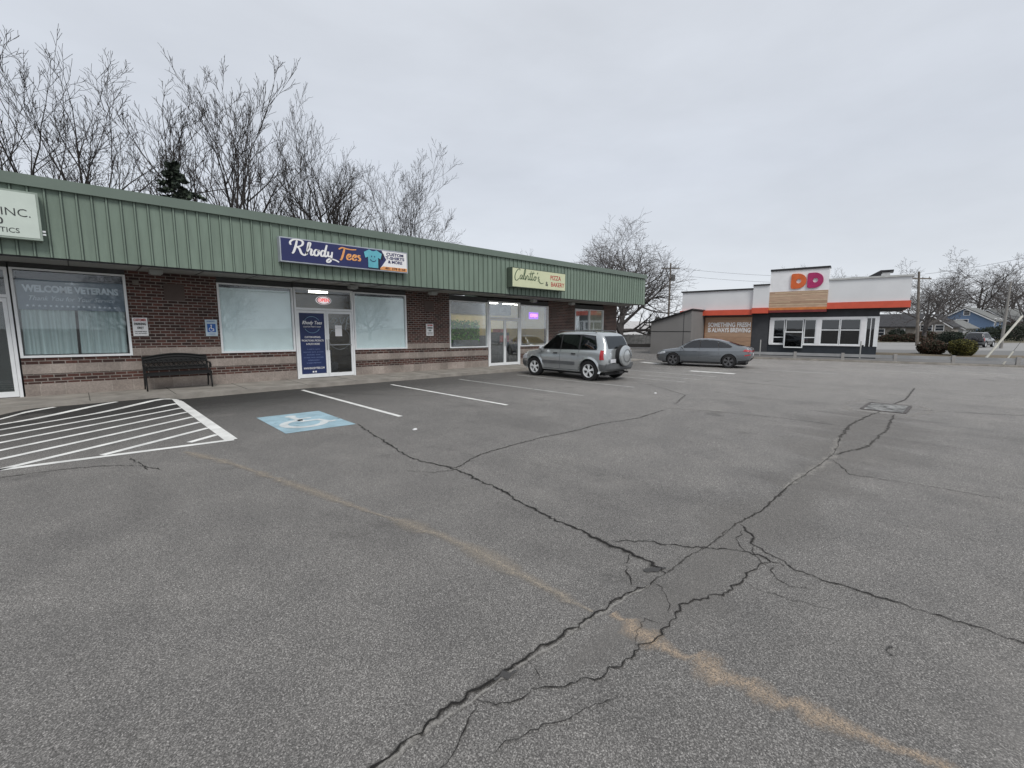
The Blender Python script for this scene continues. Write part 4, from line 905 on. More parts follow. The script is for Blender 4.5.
def make_sedan(label, loc, rz, paint, rimm=DALLOY):
    t = thing('parked_car', label, 'car', loc, rz)
    K = [(-2.34, .48, .84, .90, .66, .58, .48), (-2.30, .38, .92, .98, .76, .67, .54), (-2.22, .32, .955, 1.03, .83, .72, .58), (-2.0, .26, .965, 1.06, .87, .755, .58), (-1.75, .22, .955, 1.10, .90, .775, .56), (-1.2, .19, .935, 1.29, .91, .80, .55), (-.75, .18, .925, 1.395, .91, .81, .57), (-.25, .18, .915, 1.43, .905, .81, .575),
         (.2, .18, .905, 1.42, .905, .81, .57), (.5, .18, .90, 1.35, .905, .81, .57), (.95, .18, .89, 1.10, .905, .81, .62), (1.22, .19, .88, .935, .905, .80, .68), (1.45, .20, .86, .905, .90, .78, .66), (1.9, .21, .79, .845, .87, .74, .60), (2.15, .22, .72, .77, .81, .68, .54), (2.28, .26, .64, .68, .72, .60, .46), (2.33, .34, .55, .58, .62, .52, .38)]
    mb = car_body(K); bv = bvh_of(mb); fx, rx = 1.38, -1.34
    boolean_arches(mb, [(fx, .9), (fx, -.9), (rx, .9), (rx, -.9)], .375, 'body', paint, t)
    for sg in (-1, 1):
        P = lambda poly, nm, m, off=.005, th=0, st=.06: project_panel(bv, poly, 'y', sg, off, nm, m, t, th, st)
        P([(1.07, .935), (.50, 1.285), (.30, 1.35), (.0, 1.368), (-.40, 1.366), (-.80, 1.315), (-1.20, 1.20), (-1.46, 1.05), (-1.40, .985)], 'window_surround', SEAM, .002)
        P([(1.02, .955), (.50, 1.26), (.30, 1.33), (.10, 1.345), (.10, .965)], 'side_window', GLASSC)
        P([(.05, .965), (.05, 1.347), (-.40, 1.345), (-.76, 1.30), (-.80, .98)], 'side_window', GLASSC)
        P([(-.85, .985), (-.82, 1.285), (-1.18, 1.175), (-1.40, 1.06), (-1.38, 1.01)], 'side_window', GLASSC)
        for (x_, z0, z1) in ((.075, .32, .95), (1.02, .40, .90), (-.86, .62, .97)): P([(x_, z0), (x_+.011, z0), (x_+.011, z1), (x_, z1)], 'door_gap', SEAM, .003, st=.12)
        P([(.95, .22), (-.95, .22), (-.95, .28), (.95, .28)], 'sill', SEAM, .004, .01, .12)
        for hx_ in (.20, -.72): P([(hx_, .80), (hx_+.18, .80), (hx_+.18, .83), (hx_, .83)], 'door_handle', paint, .008, .02, .06)
        P([(-1.95, .84), (-2.30, .80), (-2.30, .89), (-2.05, .93)], 'tail_light', TAILR, .006, .008, .05)
        P([(-2.05, .60), (-2.32, .66), (-2.30, .70), (-2.05, .66)], 'reflector', TAILR, .006, .006, .05)
        P([(1.78, .66), (2.24, .58), (2.18, .68), (1.85, .77)], 'headlight', LENS, .006, .008, .05)
        P([(-1.76, .26), (-2.28, .33), (-2.30, .42), (-1.76, .36)], 'rear_bumper', SEAM, .006, .008, .06)
    project_panel(bv, [(-.62, 1.02), (.62, 1.02), (.50, 1.30), (-.50, 1.30)], 'x', -1, .006, 'rear_window', GLASSC, t)
    project_panel(bv, [(-.70, .94), (.70, .94), (.55, 1.34), (-.55, 1.34)], 'x', 1, .006, 'windscreen', GLASSC, t)
    project_panel(bv, [(-.66, .80), (.66, .80), (.66, .87), (-.66, .87)], 'x', -1, .008, 'light_bar', TAILR, t)
    project_panel(bv, [(-.62, .34), (.62, .34), (.62, .50), (-.62, .50)], 'x', -1, .008, 'rear_diffuser', SEAM, t)
    project_panel(bv, [(-.50, .40), (.50, .40), (.50, .60), (-.50, .60)], 'x', 1, .006, 'grille', SEAM, t)
    MB().box(-2.365, -2.35, -.155, .155, .60, .74).build('number_plate', PLATE, t)
    m2 = MB(); m2.box(-2.1, 2.0, -.62, .62, .16, .4); m2.build('underbody', SEAM, t)
    mirror_pair(t, .88, .99, .97, paint, .85)
    for (x, y) in ((fx, .80), (fx, -.80), (rx, .80), (rx, -.80)): wheel(t, x, y, .335, .21, rimm, 5, .70, .5)
    return t
def carpaint(name, c, metal=.55): return plain(name, c, .24, metal, .04, coat=1.)
SILV = carpaint('silver_car_paint', (.45, .475, .485), .6); GREYC = carpaint('grey_car_paint', (.17, .185, .20), .6); BLK = carpaint('dark_car_paint', (.02, .02, .024))
suv = make_suv('silver compact SUV with a rear-mounted spare wheel parked nose-in by the bakery', (13.22, 10.25, gz(13.2)), R(90), SILV)
lx, ly = yard((705-512)/449.5*21.6, 21.6)
sed = make_sedan('dark grey sedan parked side-on in the open lot before the coffee shop', (lx, ly, gz(lx)), HEAD-R(90)+R(180-33), GREYC)
sed.scale = (.90, .90, .93)
lx, ly = yard((981-512)/449.5*43, 43)
c3 = make_suv('dark car parked beyond the guardrail beside the rounded shrubs', (lx, ly, -.12), HEAD-R(60), BLK)
c3.scale = (.85, .85, .85)

# ------------------------------------------------------------------ coffee shop
DDX, DDY = yard(17.1, 30.)
dd = thing('coffee_shop_building', 'grey drive-through coffee shop with red canopy band and timber tower', 'building', (DDX, DDY, -.12), R(-82.75))
GRYW = plain('grey_stucco', (.15, .15, .155), .85, var=.06, scale=.7); LGT = plain('light_grey_panel', (.70, .71, .72), .7, var=.04, scale=.6)
CHAR = plain('charcoal_tile', (.022, .028, .036), .6, var=.15); RED = plain('red_band', (.62, .095, .05), .5, var=.06); ORB = plain('orange_band', (.62, .20, .05), .5)
MID = plain('mid_grey_panel', (.20, .195, .19), .8, var=.06, scale=.7)
mb = MB()
mb.box(-5.64, -.0, .0, 9, .72, 4.3, 0); mb.box(-5.64, 5.7, .02, 9, 0, .72, 1); mb.box(0, .10, 0, 9, .72, 4.3, 2); mb.box(5.0, 5.7, .55, .62, .72, 2.9, 2)
mb.box(.1, 5.7, 3.5, 9, .72, 4.3, 0); mb.box(.1, 5.7, .02, 3.5, 2.50, 3.2, 2); mb.box(5.6, 5.7, .62, 3.5, .72, 2.5, 0)
mb.box(-.955, 0, -.06, 0, 0, 2.8, 2)
mb.build('wall', [GRYW, CHAR, plain('dark_grey_wall', (.05, .052, .058), .8)], dd)
mb = MB(); mb.box(-5.64, -.955, -.25, 9.2, 3.06, 4.38); mb.box(-.955, 0, -.42, 9.2, 3.1, 4.6); mb.box(3.14, 6.95, -.30, 8.4, 3.34, 4.70)
mb.build('parapet', LGT, dd)
mb = MB(); mb.box(-5.72, -.955, -.33, 9.3, 4.38, 4.47); mb.box(-.955, 0, -.50, 9.3, 4.6, 4.68); mb.box(-.02, 3.16, -.42, .3, 5.46, 5.58)
mb.build('roof_coping', DARK, dd)
mb = MB(); mb.box(3.16, 7.05, -.38, 8.5, 4.70, 4.80); mb.build('roof_coping', plain('pale_coping', (.5, .51, .5), .6), dd)
mb = MB(); mb.box(-5.70, -.955, -.50, -.25, 2.70, 3.06); mb.box(-5.70, -5.64, -.25, 9, 2.7, 3.06); mb.build('red_band', RED, dd)
MB().box(-.955, .0, -.62, -.42, 2.78, 3.14).build('red_band', RED, dd)
mb = MB(); mb.box(3.14, 7.0, -.38, -.30, 2.98, 3.36); mb.box(6.95, 7.0, -.30, 8.4, 2.98, 3.345)
mb.build('red_band', RED, dd)
mb = MB(); mb.box(3.14, 6.95, -.30, 8.4, 2.99, 3.03); mb.box(-5.64, 0, -.25, .0, 2.73, 2.76); mb.build('canopy_soffit', plain('dark_soffit', (.05, .035, .035), .8), dd)
mb = MB(); mb.box(0, 3.14, -.36, .25, 4.14, 5.48); tw = mb.build('tower', WPAINT, dd)
MB().box(0.001, 3.139, -.40, 0, 3.12, 4.14).build('timber_cladding', make_wood('timber_boards', (.54, .38, .27), (.36, .235, .155), .135), tw)
mb = MB()
for (x0, x1, z) in ((0, 1.5, 3.86), (1.8, 3.13, 3.90), (.3, 3.13, 4.04), (0, 1.2, 3.46), (2.0, 3.13, 3.56), (0, 3.13, 3.30)): mb.box(x0+.005, x1-.005, -.405, -.4, z, z+.035)
mb.build('pale_boards', plain('pale_board', (.62, .50, .34), .7), tw)
mb = MB(); mb.box(0.002, 3.138, -.42, 0, 2.97, 3.12); mb.build('orange_band', ORB, tw)
mb = MB(); mb.box(0.002, 3.138, -.415, 0, 2.82, 2.97); mb.build('maroon_band', plain('maroon_band', (.20, .03, .03), .6), tw)
# the two rounded D letters
def Dletter(x0, x1, z0, z1, mat):
    w_, h = x1-x0, z1-z0; cy = (z0+z1)/2; n = 40; vs = []
    for j in range(n):
        t = 2*math.pi*j/n; c, s = math.cos(t), math.sin(t); e = 9. if c < 0 else 2.1
        r = 1/((abs(c)**e+abs(s)**e)**(1/e)); ox = x0+w_*.40+(w_*.60 if c > 0 else w_*.40)*c*r; oz = cy+h/2*s*r
        ix = x0+w_*.50+.165*w_*c; iz = cy+.15*h*s
        vs += [(ox, -.365, oz), (ix, -.365, iz), (ox, -.44, oz), (ix, -.44, iz)]
    mb = MB(); fs = []
    for j in range(n):
        a = 4*j; b = 4*((j+1) % n); fs += [(a+2, b+2, b+3, a+3), (a, a+2, b+2, b)[::-1], (a+1, b+1, b+3, a+3)]
    mb.add(vs, fs); return mb.build('letter_d', mat, tw)
Dletter(1.16, 1.98, 4.29, 5.22, plain('letter_orange', (.66, .13, .03), .5)); Dletter(2.03, 2.86, 4.29, 5.22, plain('letter_magenta', (.40, .02, .12), .5))
# mural panel
mp_ = MB().box(-4.0, -.99, -.05, -.0, .55, 2.56).build('slogan_panel', make_wood('brown_boards', (.44, .29, .195), (.36, .225, .145), .30), dd)
mb = MB()
for (a, b, c, d) in ((-4.05, -.955, 2.56, 2.60), (-4.05, -4.0, .55, 2.56)): mb.box(a, b, -.08, -.001, c, d)
mb.build('panel_frame', plain('brown_trim', (.20, .08, .03), .6), mp_)
text('lettering', 'SOMETHING FRESH', .42, WHITEP, mp_, -2.42, -.054, 2.03, bold=.035, width=2.75); text('lettering', 'IS ALWAYS BREWING', .42, WHITEP, mp_, -2.42, -.054, 1.66, bold=.035, width=2.75)
# windows
mb = MB(); mb.box(.10, 5.0, -.05, .02, .72, .80); mb.box(.10, 5.1, -.05, .02, 2.36, 2.50)
for (a, b) in ((.08, .30), (2.66, 2.90), (4.88, 5.10)): mb.box(a, b, -.05, .06, .80, 2.36)
mb.build('window_surround', WPAINT, dd)
def ddwin(x0, x1, z0, z1, bars=(), vb=(), nm='window'):
    mb = MB(); w_ = .045
    mb.box(x0, x1, -.03, .03, z0, z0+w_); mb.box(x0, x1, -.03, .03, z1-w_, z1)
    for x in (x0, x1-w_): mb.box(x, x+w_, -.03, .03, z0+w_, z1-w_)
    for z in bars: mb.box(x0+w_, x1-w_, -.028, .028, z-.03, z+.03)
    o = mb.build(nm, WHITE, dd); MB().box(x0+w_, x1-w_, 0, .006, z0+w_, z1-w_).build('glass_pane', GLASSD, o); return o
ddwin(.30, .95, .80, 2.36, (1.22,)); o = ddwin(1.0, 1.98, .80, 2.36, (1.56,), nm='serving_window'); ddwin(2.03, 2.66, .80, 2.36, (1.22,))
m2 = MB()
for (a, b, c, d) in ((.97, 2.01, .55, .62), (.97, 1.03, .62, 1.56), (1.95, 2.01, .62, 1.56), (.97, 2.01, 1.53, 1.60)): m2.box(a, b, -.20, -.03, c, d)
m2.build('serving_hatch', WHITE, o); MB().box(1.03, 1.95, -.18, -.175, .62, 1.53).build('hatch_glass', GLASSD, o)
m2 = MB(); m2.box(1.12, 1.42, -.16, -.155, .8, 1.3); m2.box(1.55, 1.85, -.16, -.155, .78, 1.35); m2.build('menu_cards', plain('menu_print', (.35, .33, .32), .6, var=.5, scale=9), o)
ddwin(2.90, 3.86, .80, 2.36, (1.70,)); ddwin(3.88, 4.88, .80, 2.36, (1.70,))
mb = MB(); mb.box(5.10, 5.16, .0, .55, .72, 2.5); mb.box(5.52, 5.72, -.03, .05, .72, 2.5); mb.box(5.16, 5.52, -.03, .03, 2.40, 2.5); mb.box(5.33, 5.37, -.02, .02, .72, 2.4); mb.build('door_frame', WHITE, dd)
MB().box(5.12, 5.52, .01, .016, .72, 2.40).build('door_glass', GLASSD, dd)
mb = MB(); mb.box(.2, 5.5, 3.3, 3.4, 0, 2.5, 0); mb.box(.3, 4.9, 1.8, 2.3, 0, 1.1, 1); mb.box(.1, 5.6, .1, 3.4, .0, .05, 2)
mb.build('interior', [plain('dark_interior', (.05, .05, .05), .8, var=.5), plain('dark_counter', (.14, .13, .12), .6), FLOORM], dd)
MB().box(2.95, 4.9, .35, .36, .9, 1.65).build('half_blind', plain('grey_blind', (.16, .16, .16), .9), dd)
mb = MB()
for i in range(12): mb.box(3.0+i*.16, 3.03+i*.16, .33, .35, .9, 1.65)
mb.build('blind_slats', plain('pale_slats', (.30, .30, .30), .9), dd)
# side shed with lean-to roof
mb = MB(); vs = [(-6.84, 0), (-4.09, 0), (-4.09, 2.98), (-6.84, 2.18)]; mb.prism(vs, -3.0, 0.)
sh_ = mb.build('side_store', MID, dd)
mb = MB(); mb.box(-6.84, -4.09, -3.012, -3.0, 1.56, 1.60); mb.box(-4.60, -4.57, -3.01, -3.0, 0, 2.8); mb.build('trim_line', DARK, sh_)
mb = MB(); mb.prism([(-7.0, 2.16), (-4.0, 3.03), (-4.0, 3.11), (-7.0, 2.24)], -3.15, 0.); mb.build('store_roof', DARK, sh_)
mb = MB(); mb.prism([(4.75, 4.75), (5.55, 5.22), (6.15, 5.22), (6.15, 5.12), (5.6, 5.10), (5.6, 4.75)], .7, 1.8)
mb.build('roof_screen', DARK, dd)
MB().box(5.62, 6.0, .75, 1.7, 4.75, 5.08).build('rooftop_unit', plain('unit_white', (.5, .5, .5), .6), dd)
e = Vector((math.cos(R(-82.75)), math.sin(R(-82.75)))); nn = Vector((-e.y, e.x))
def ddw(x, y): p = Vector((DDX, DDY))+e*x+nn*y; return (p.x, p.y)
for (x, y, lb) in ((-.25, -.85, 'thin white post before the dark wall left of the serving window'), (4.97, -.75, 'thin white post by the coffee shop corner door')):
    px, py = ddw(x, y); o = MB().tube([(0, 0, 0), (0, 0, 1.02), (0, 0, 1.06)], [.035, .035, .02], 10).build('bollard', plain('pale_post', (.35, .35, .34), .6), None, True); o.location = (px, py, -.12); tag(o, lb, 'bollard', 'white posts along the drive-through wall')

# guardrail and kerb
GALV = plain('galvanised_rail', (.33, .335, .34), .5, .4, .15, 1.)
A = Vector(yard(13.9, 27.35)); Bv = Vector(yard(22.4, 21.8)); C_ = Vector(yard(30, 17.8))
ga = math.atan2((Bv-A).y, (Bv-A).x); LN = (Bv-A).length; LT = LN+(C_-Bv).length
gr = thing('guardrail', 'low grey steel guardrail between the parking lot and the coffee shop', 'guardrail', (A.x, A.y, -.12), ga)
mb = MB(); prof = [(0, .25), (-.03, .27), (-.03, .31), (0, .33), (-.03, .35), (-.03, .39), (0, .41), (.012, .41), (.012, .25)]
mb.prism([(-p, z) for p, z in prof], 0, LT, plane='yz'); mb.build('rail', GALV, gr)
n = 8
for i in range(n+1):
    x = .7+i*(LT-1)/n
    MB().box(x-.07, x+.07, -.06, .10, 0, .46).build('post', plain('rail_post', (.30, .29, .28), .7), gr)
kb = MB().box(-4.5, LT, -.30, -.02, -.1, .09).build('kerb', CONC); kb.location = (A.x, A.y, -.12); kb.rotation_euler = (0, 0, ga); structure(kb)
mb = MB().box(-.5, LT, .02, 1.3, -.1, .03); o = mb.build('planting_strip', make_ground('dark_mulch', (.025, .02, .016), (.06, .045, .035), 2.)); o.location = (A.x, A.y, -.12); o.rotation_euler = (0, 0, ga); structure(o)
# drive lane, verge, road beyond
LANE = make_ground('lane_asphalt', (.13, .13, .128), (.20, .197, .19), .5)
def flat(name, pts, z, mat):
    mb = MB(); mb.add([(p[0], p[1], z) for p in pts], [tuple(range(len(pts)))]); return structure(mb.build(name, mat))
flat('drive_lane', [yard(14.4, 27.6), yard(30.4, 18.2), yard(48, 34), yard(25, 52)], -.116, LANE)
flat('road', [yard(-5, 47), yard(80, 26), yard(120, 40), yard(0, 66)], -.112, make_ground('road_surface', (.24, .238, .23), (.31, .305, .295), .3))
flat('grass_verge', [yard(18, 33.5), yard(34, 24.5), yard(37, 27.5), yard(21, 37)], -.108, make_ground('dry_verge', (.11, .085, .055), (.17, .145, .10), .8))
flat('lawn', [yard(-60, 70), yard(110, 50), yard(200, 190), yard(-60, 190)], -.108, make_ground('winter_lawn', (.09, .085, .05), (.14, .12, .075), .3))

# ------------------------------------------------------------------ trees
def bare_tree(seed, H, spread, levels=5, stems=1, up=.5, first=.3, kids_=(7, 6, 5, 4, 3), r0=.22, ratio=.62, ang=(25, 55), minr=.011, lean=0.):
    r = random.Random(seed); T = MB(); Cn = MB()
    def grow(p, d, ln, rad, lv, trunk=False):
        n = 7 if lv == 0 else (5 if lv < 3 else 3); pts = [p.copy()]; dirs = [d.copy()]
        for i in range(n):
            d = (d+Vector((r.gauss(0, 1), r.gauss(0, 1), r.gauss(0, 1)))*(.045 if lv == 0 else .085)+Vector((0, 0, up*(.05 if lv == 0 else .13)))).normalized()
            pts.append(pts[-1]+d*ln/n); dirs.append(d.copy())
        rs = [max(minr*.8, rad*(1-(.93 if lv == 0 else .80)*i/n)) for i in range(n+1)]
        mb = T if (lv == 0) else Cn
        mb.tube(pts, rs, 8 if lv == 0 else (5 if lv < 2 else 3), cap=False)
        if lv >= levels: return
        k = kids_[lv] if lv < len(kids_) else 3; rot = r.uniform(0, 6.28)
        for j in range(k):
            f = first+(1-first)*(j+r.uniform(.1, .9))/k if lv == 0 else .18+.8*(j+r.uniform(.2, .9))/k
            f = min(f, .985); ii = f*n; i0 = int(ii); q = pts[i0].lerp(pts[min(i0+1, n)], ii-i0); dd_ = dirs[min(i0+1, n)]
            rot += 2.4+r.uniform(-.5, .5); a = R(r.uniform(*ang))*(1.1 if lv == 0 else 1.)
            ax = dd_.cross(Vector((0, 0, 1)) if abs(dd_.z) < .95 else Vector((1, 0, 0))).normalized(); ax.rotate(Matrix.Rotation(rot, 3, dd_))
            nd = dd_.copy(); nd.rotate(Matrix.Rotation(a, 3, ax)); nd.x *= spread; nd.y *= spread; nd.normalize()
            cl = ln*ratio*(1.15-.45*f)*r.uniform(.75, 1.2)*(1.0 if lv else 1.12)
            grow(q, nd, cl, max(minr, rs[i0]*(.70 if lv < 2 else .55)), lv+1)
    for s in range(stems):
        a = 6.28*s/stems+.4; d = Vector((math.cos(a)*.22*(stems > 1)+lean, math.sin(a)*.22*(stems > 1), 1)).normalized()
        grow(Vector((math.cos(a)*.15*(stems > 1), math.sin(a)*.15*(stems > 1), -.1)), d, H*(.74 if stems == 1 else .80)*r.uniform(.92, 1.05), r0*(1 if stems == 1 else .62), 0)
    return T, Cn
def tree_thing(label, loc, mbs, bark, group, name='bare_tree'):
    t = thing(name, label, 'tree', loc, 0, group); mbs[0].build('trunk', bark, t, True, False); mbs[1].build('crown', bark, t, True, False); return t
G1 = 'bare trees behind the shop row'; G2 = 'bare trees beyond the coffee shop and houses'
TA = tree_thing('bare forked tree with leaning limbs at the far left above the roof', (-.6, 34, 0), bare_tree(19, 14.6, 1.0, 4, 2, .55, .34, (8, 6, 5, 4), .30, .50, (20, 44), lean=.04), BARK, G1)
TB = tree_thing('bare open tree with few slender limbs, left of the conifer above the roof', (2.4, 36, 0), bare_tree(23, 15.4, 1.0, 4, 2, .5, .35, (6, 5, 5, 4), .28, .46, (18, 38), .012), BARK, G1)
TC = tree_thing('tallest bare multi-stemmed tree, right of the conifer above the roof', (7.1, 34, 0), bare_tree(9, 15.6, .95, 4, 3, .6, .32, (7, 6, 5, 4), .36, .46, (16, 36), .013), BARK, G1)
TD = tree_thing('narrow bare upright tree squeezed between the tallest tree and a rounded crown', (12.0, 36, 0), bare_tree(33, 16.2, .72, 4, 2, .7, .33, (7, 6, 5, 4), .28, .48, (22, 42)), BARK, G1)
TE_ = tree_thing('bare rounded tree with dense fine upright branches above the tee sign', (15.6, 38, 0), bare_tree(8, 16.0, 1.1, 4, 1, .9, .20, (16, 8, 5, 4), .40, .54, (22, 46)), BARK, G1)
TF = tree_thing('bare twiggy tree, rightmost of the row above the green fascia', (24.2, 40, 0), bare_tree(14, 16.4, .95, 4, 3, .8, .28, (9, 6, 5, 4), .25, .50, (24, 48)), BARK, G1)
lx, ly = yard((620-512)/449.5*41, 41)
TG = tree_thing('big bare spreading tree rising behind the right end of the green roof', (lx, ly, -.1), bare_tree(42, 9.9, 1.3, 4, 1, .6, .14, (18, 9, 6, 4), .34, .62, (34, 66), .010), BARK2, 'bare trees')
def far_tree(src, label, px, D, s, rz, bark=None, grp=G2, sx=1.):
    c = dup(src); x, y = yard((px-512)/449.5*D, D); c.location = (x, y, -.3); c.rotation_euler = (0, 0, rz); c.scale = (s*sx, s*sx, s); tag(c, label, 'tree', grp); return c
far_tree(TE_, 'faint far bare tree top showing over the cream pizza sign', 520, 78, .86, 1., grp='bare trees')
far_tree(TE_, 'bare tree top showing just left of and behind the timber tower', 790, 74, .70, 2.2)
far_tree(TB, 'thin bare tree top in line with the left wing roof of the coffee shop', 757, 84, .62, .3)
far_tree(TF, 'low bare tree top right behind the white tower', 838, 90, .72, 4.)
TP = tree_thing('pale bare spreading tree right of the pole by the coffee shop', (0, 0, 0), bare_tree(77, 9.6, 1.2, 5, 1, .45, .2, (8, 6, 5, 3, 2), .32, .62, (30, 62), .013), BARK2, G2)
x, y = yard((925-512)/449.5*58, 58); TP.location = (x, y, -.3); TP.scale = (.9, .9, .9)
lab = ['large pale bare tree over the blue house', 'bare tree behind the blue house ridge', 'dense bare tree at the right edge of the picture', 'bare tree between the beige house and the blue house', 'far bare tree right of the blue house', 'low bare tree behind the dark-roofed house', 'tall far bare tree behind the beige gable', 'broad far bare tree above the shrubs', 'bare tree touching the right edge behind the leaning pole', 'low twiggy tree under the red canopy corner', 'far bare tree above the sloping house roofs', 'slim bare tree behind the leaning pole', 'bare tree at the far side of the red canopy', 'bushy bare tree close behind the dark-roofed house']
for i, (px, D, s, sx) in enumerate([(975, 108, 1.75, 1.05), (1000, 112, 1.65, 1.), (1024, 84, 1.15, 1.1), (950, 104, 1.35, 1.), (1010, 130, 1.7, 1.), (905, 96, 1.0, 1.1), (935, 120, 1.6, 1.1)]):
    c = far_tree(TP, lab[i], px, D, s, i*1.37, sx=sx)
# trees across the street behind the viewer: they show in the shop glass
lb2 = ['bare tree across the street, widest one mirrored in the blinds', 'bare tree across the street mirrored near the open oval', 'bare tree across the street mirrored in the bakery glass', 'bare tree across the street mirrored in the lettered window']
for i, (x, y, s, src) in enumerate([(4, -34, .8, TG), (14, -40, .9, TG), (30, -30, .75, TG), (-8, -32, .7, TB)]):
    c = dup(src); c.location = (x, y, 0); c.rotation_euler = (0, 0, i*2.); c.scale = (s, s, s); tag(c, lb2[i], 'tree', 'bare trees across the street')

# conifers and shrubs
def leaf_mass(n, shape, seed, size=.06, flatk=.5):
    r = random.Random(seed); mb = MB()
    for _ in range(n):
        c = shape(r)
        if c is None: continue
        a = Vector((r.gauss(0, 1), r.gauss(0, 1), r.gauss(0, 1)*flatk)).normalized()*size*r.uniform(.6, 1.3); b = a.cross(Vector((r.gauss(0, 1), r.gauss(0, 1), r.gauss(0, 1)))).normalized()*size*.55
        mb.add([c-a, c-b, c+a, c+b], [(0, 1, 2, 3)], 0 if r.random() < .6 else 1)
    return mb
CONM = [plain('conifer_dark', (.024, .036, .026), .9, var=.4), plain('conifer_mid', (.045, .062, .040), .9, var=.4)]
def conifer(label, loc, H, rad, seed):
    t = thing('conifer_tree', label, 'tree', loc); MB().tube([(0, 0, 0), (0, 0, H*.5), (0, 0, H)], [.18, .11, .02], 7).build('trunk', BARK, t)
    rr = random.Random(seed); boughs = []
    for i in range(95):
        z = H*(.12+.88*(i/95)); a = i*2.4+rr.uniform(-.3, .3); ln = rad*(1-(z/H))**.8*rr.uniform(.65, 1.15)+.12; boughs.append((z, a, ln))
    def sh(r):
        z, a, ln = r.choice(boughs); k = r.random()**.7; return Vector((math.cos(a)*ln*k+r.gauss(0, .05), math.sin(a)*ln*k+r.gauss(0, .05), z-.25*ln*k+r.gauss(0, .06)))
    leaf_mass(9000, sh, seed, .13, .6).build('crown', CONM, t, False, False); return t
conifer('small dark conifer tip showing above the green roof between bare trees', (4.7, 32, 0), 10.9, 5.6, 4)
x, y = yard((657-512)/449.5*50, 50); conifer('dark little conifer behind the lean-to store left of the coffee shop', (x, y, -.1), 2.9, 1.3, 6)
def shrub(label, px, D, rx, rz_, mats, seed, n=5200, grp='shrubs beyond the guardrail', base=-.12, size=.055):
    x, y = yard((px-512)/449.5*D, D); t = thing('shrub', label, 'shrub', (x, y, base), rnd.uniform(0, 6), grp)
    rr = random.Random(seed); lob = [(Vector((rr.gauss(0, .4)*rx, rr.gauss(0, .4)*rx, rz_*rr.uniform(.35, .62))), rr.uniform(.45, .72)) for _ in range(9)]+[(Vector((0, 0, rz_*.42)), .95)]*7
    def sh(r):
        c, k = r.choice(lob); d = Vector((r.gauss(0, 1), r.gauss(0, 1), r.gauss(0, 1))).normalized()*(r.uniform(.7, 1.0)); p = c+Vector((d.x*rx*k, d.y*rx*k, d.z*rz_*.58*k)); return p if p.z > 0 else None
    leaf_mass(n, sh, seed, size).build('foliage', mats, t, False, False)
    m = MB()
    for i in range(6): a = i*1.05; m.tube([(0, 0, 0), (math.cos(a)*rx*.4, math.sin(a)*rx*.4, rz_*.6)], [.03, .012], 5)
    m.build('stem', BARK, t)
OLV = [plain('olive_leaf', (.14, .13, .03), .9, var=.4), plain('olive_leaf_dark', (.055, .062, .022), .9, var=.4)]
BRN = [plain('russet_leaf', (.085, .048, .032), .9, var=.4), plain('dark_green_leaf', (.040, .048, .026), .9, var=.4)]
DKG = [plain('yew_leaf', (.016, .026, .017), .9, var=.4), plain('yew_leaf_light', (.032, .044, .026), .9, var=.4)]
shrub('rounded olive shrub beyond the guardrail, lighter of the near pair', 965, 29.5, 0.74, 1.15, OLV, 1, 9000)
shrub('rounded dark russet shrub beyond the guardrail, darker of the near pair', 934, 31.5, 0.86, 1.05, BRN, 2, 9000)
for (px, D, rx, rz_, m, lb) in [(952, 50, 1.2, 1.6, DKG, 'dark green shrub in front of the small shed beside the blue house'), (992, 66, 1.8, 2.0, DKG, 'left dark evergreen shrub in front of the blue house side wall'), (1005, 70, 2.6, 2.6, DKG, 'tall dark evergreen shrub behind the leaning pole'), (1018, 62, 1.8, 2.6, DKG, 'tall dark evergreen shrub at the right edge of the picture'), (928, 62, 1.3, 1.5, BRN, 'russet shrub in front of the beige gabled house'), (911, 58, 1.4, 1.2, BRN, 'low russet shrub left of the near utility pole'), (898, 66, 1.1, 1.8, DKG, 'dark upright shrub in front of the dark-roofed house'), (978, 58, 1., 1.5, DKG, 'small dark shrub in front of the blue gable'), (889, 60, 1.2, 1.0, BRN, 'low brown shrub at the corner of the coffee shop')]:
    shrub(lb, px, D, rx, rz_, m, int(px), 2600, size=.10)

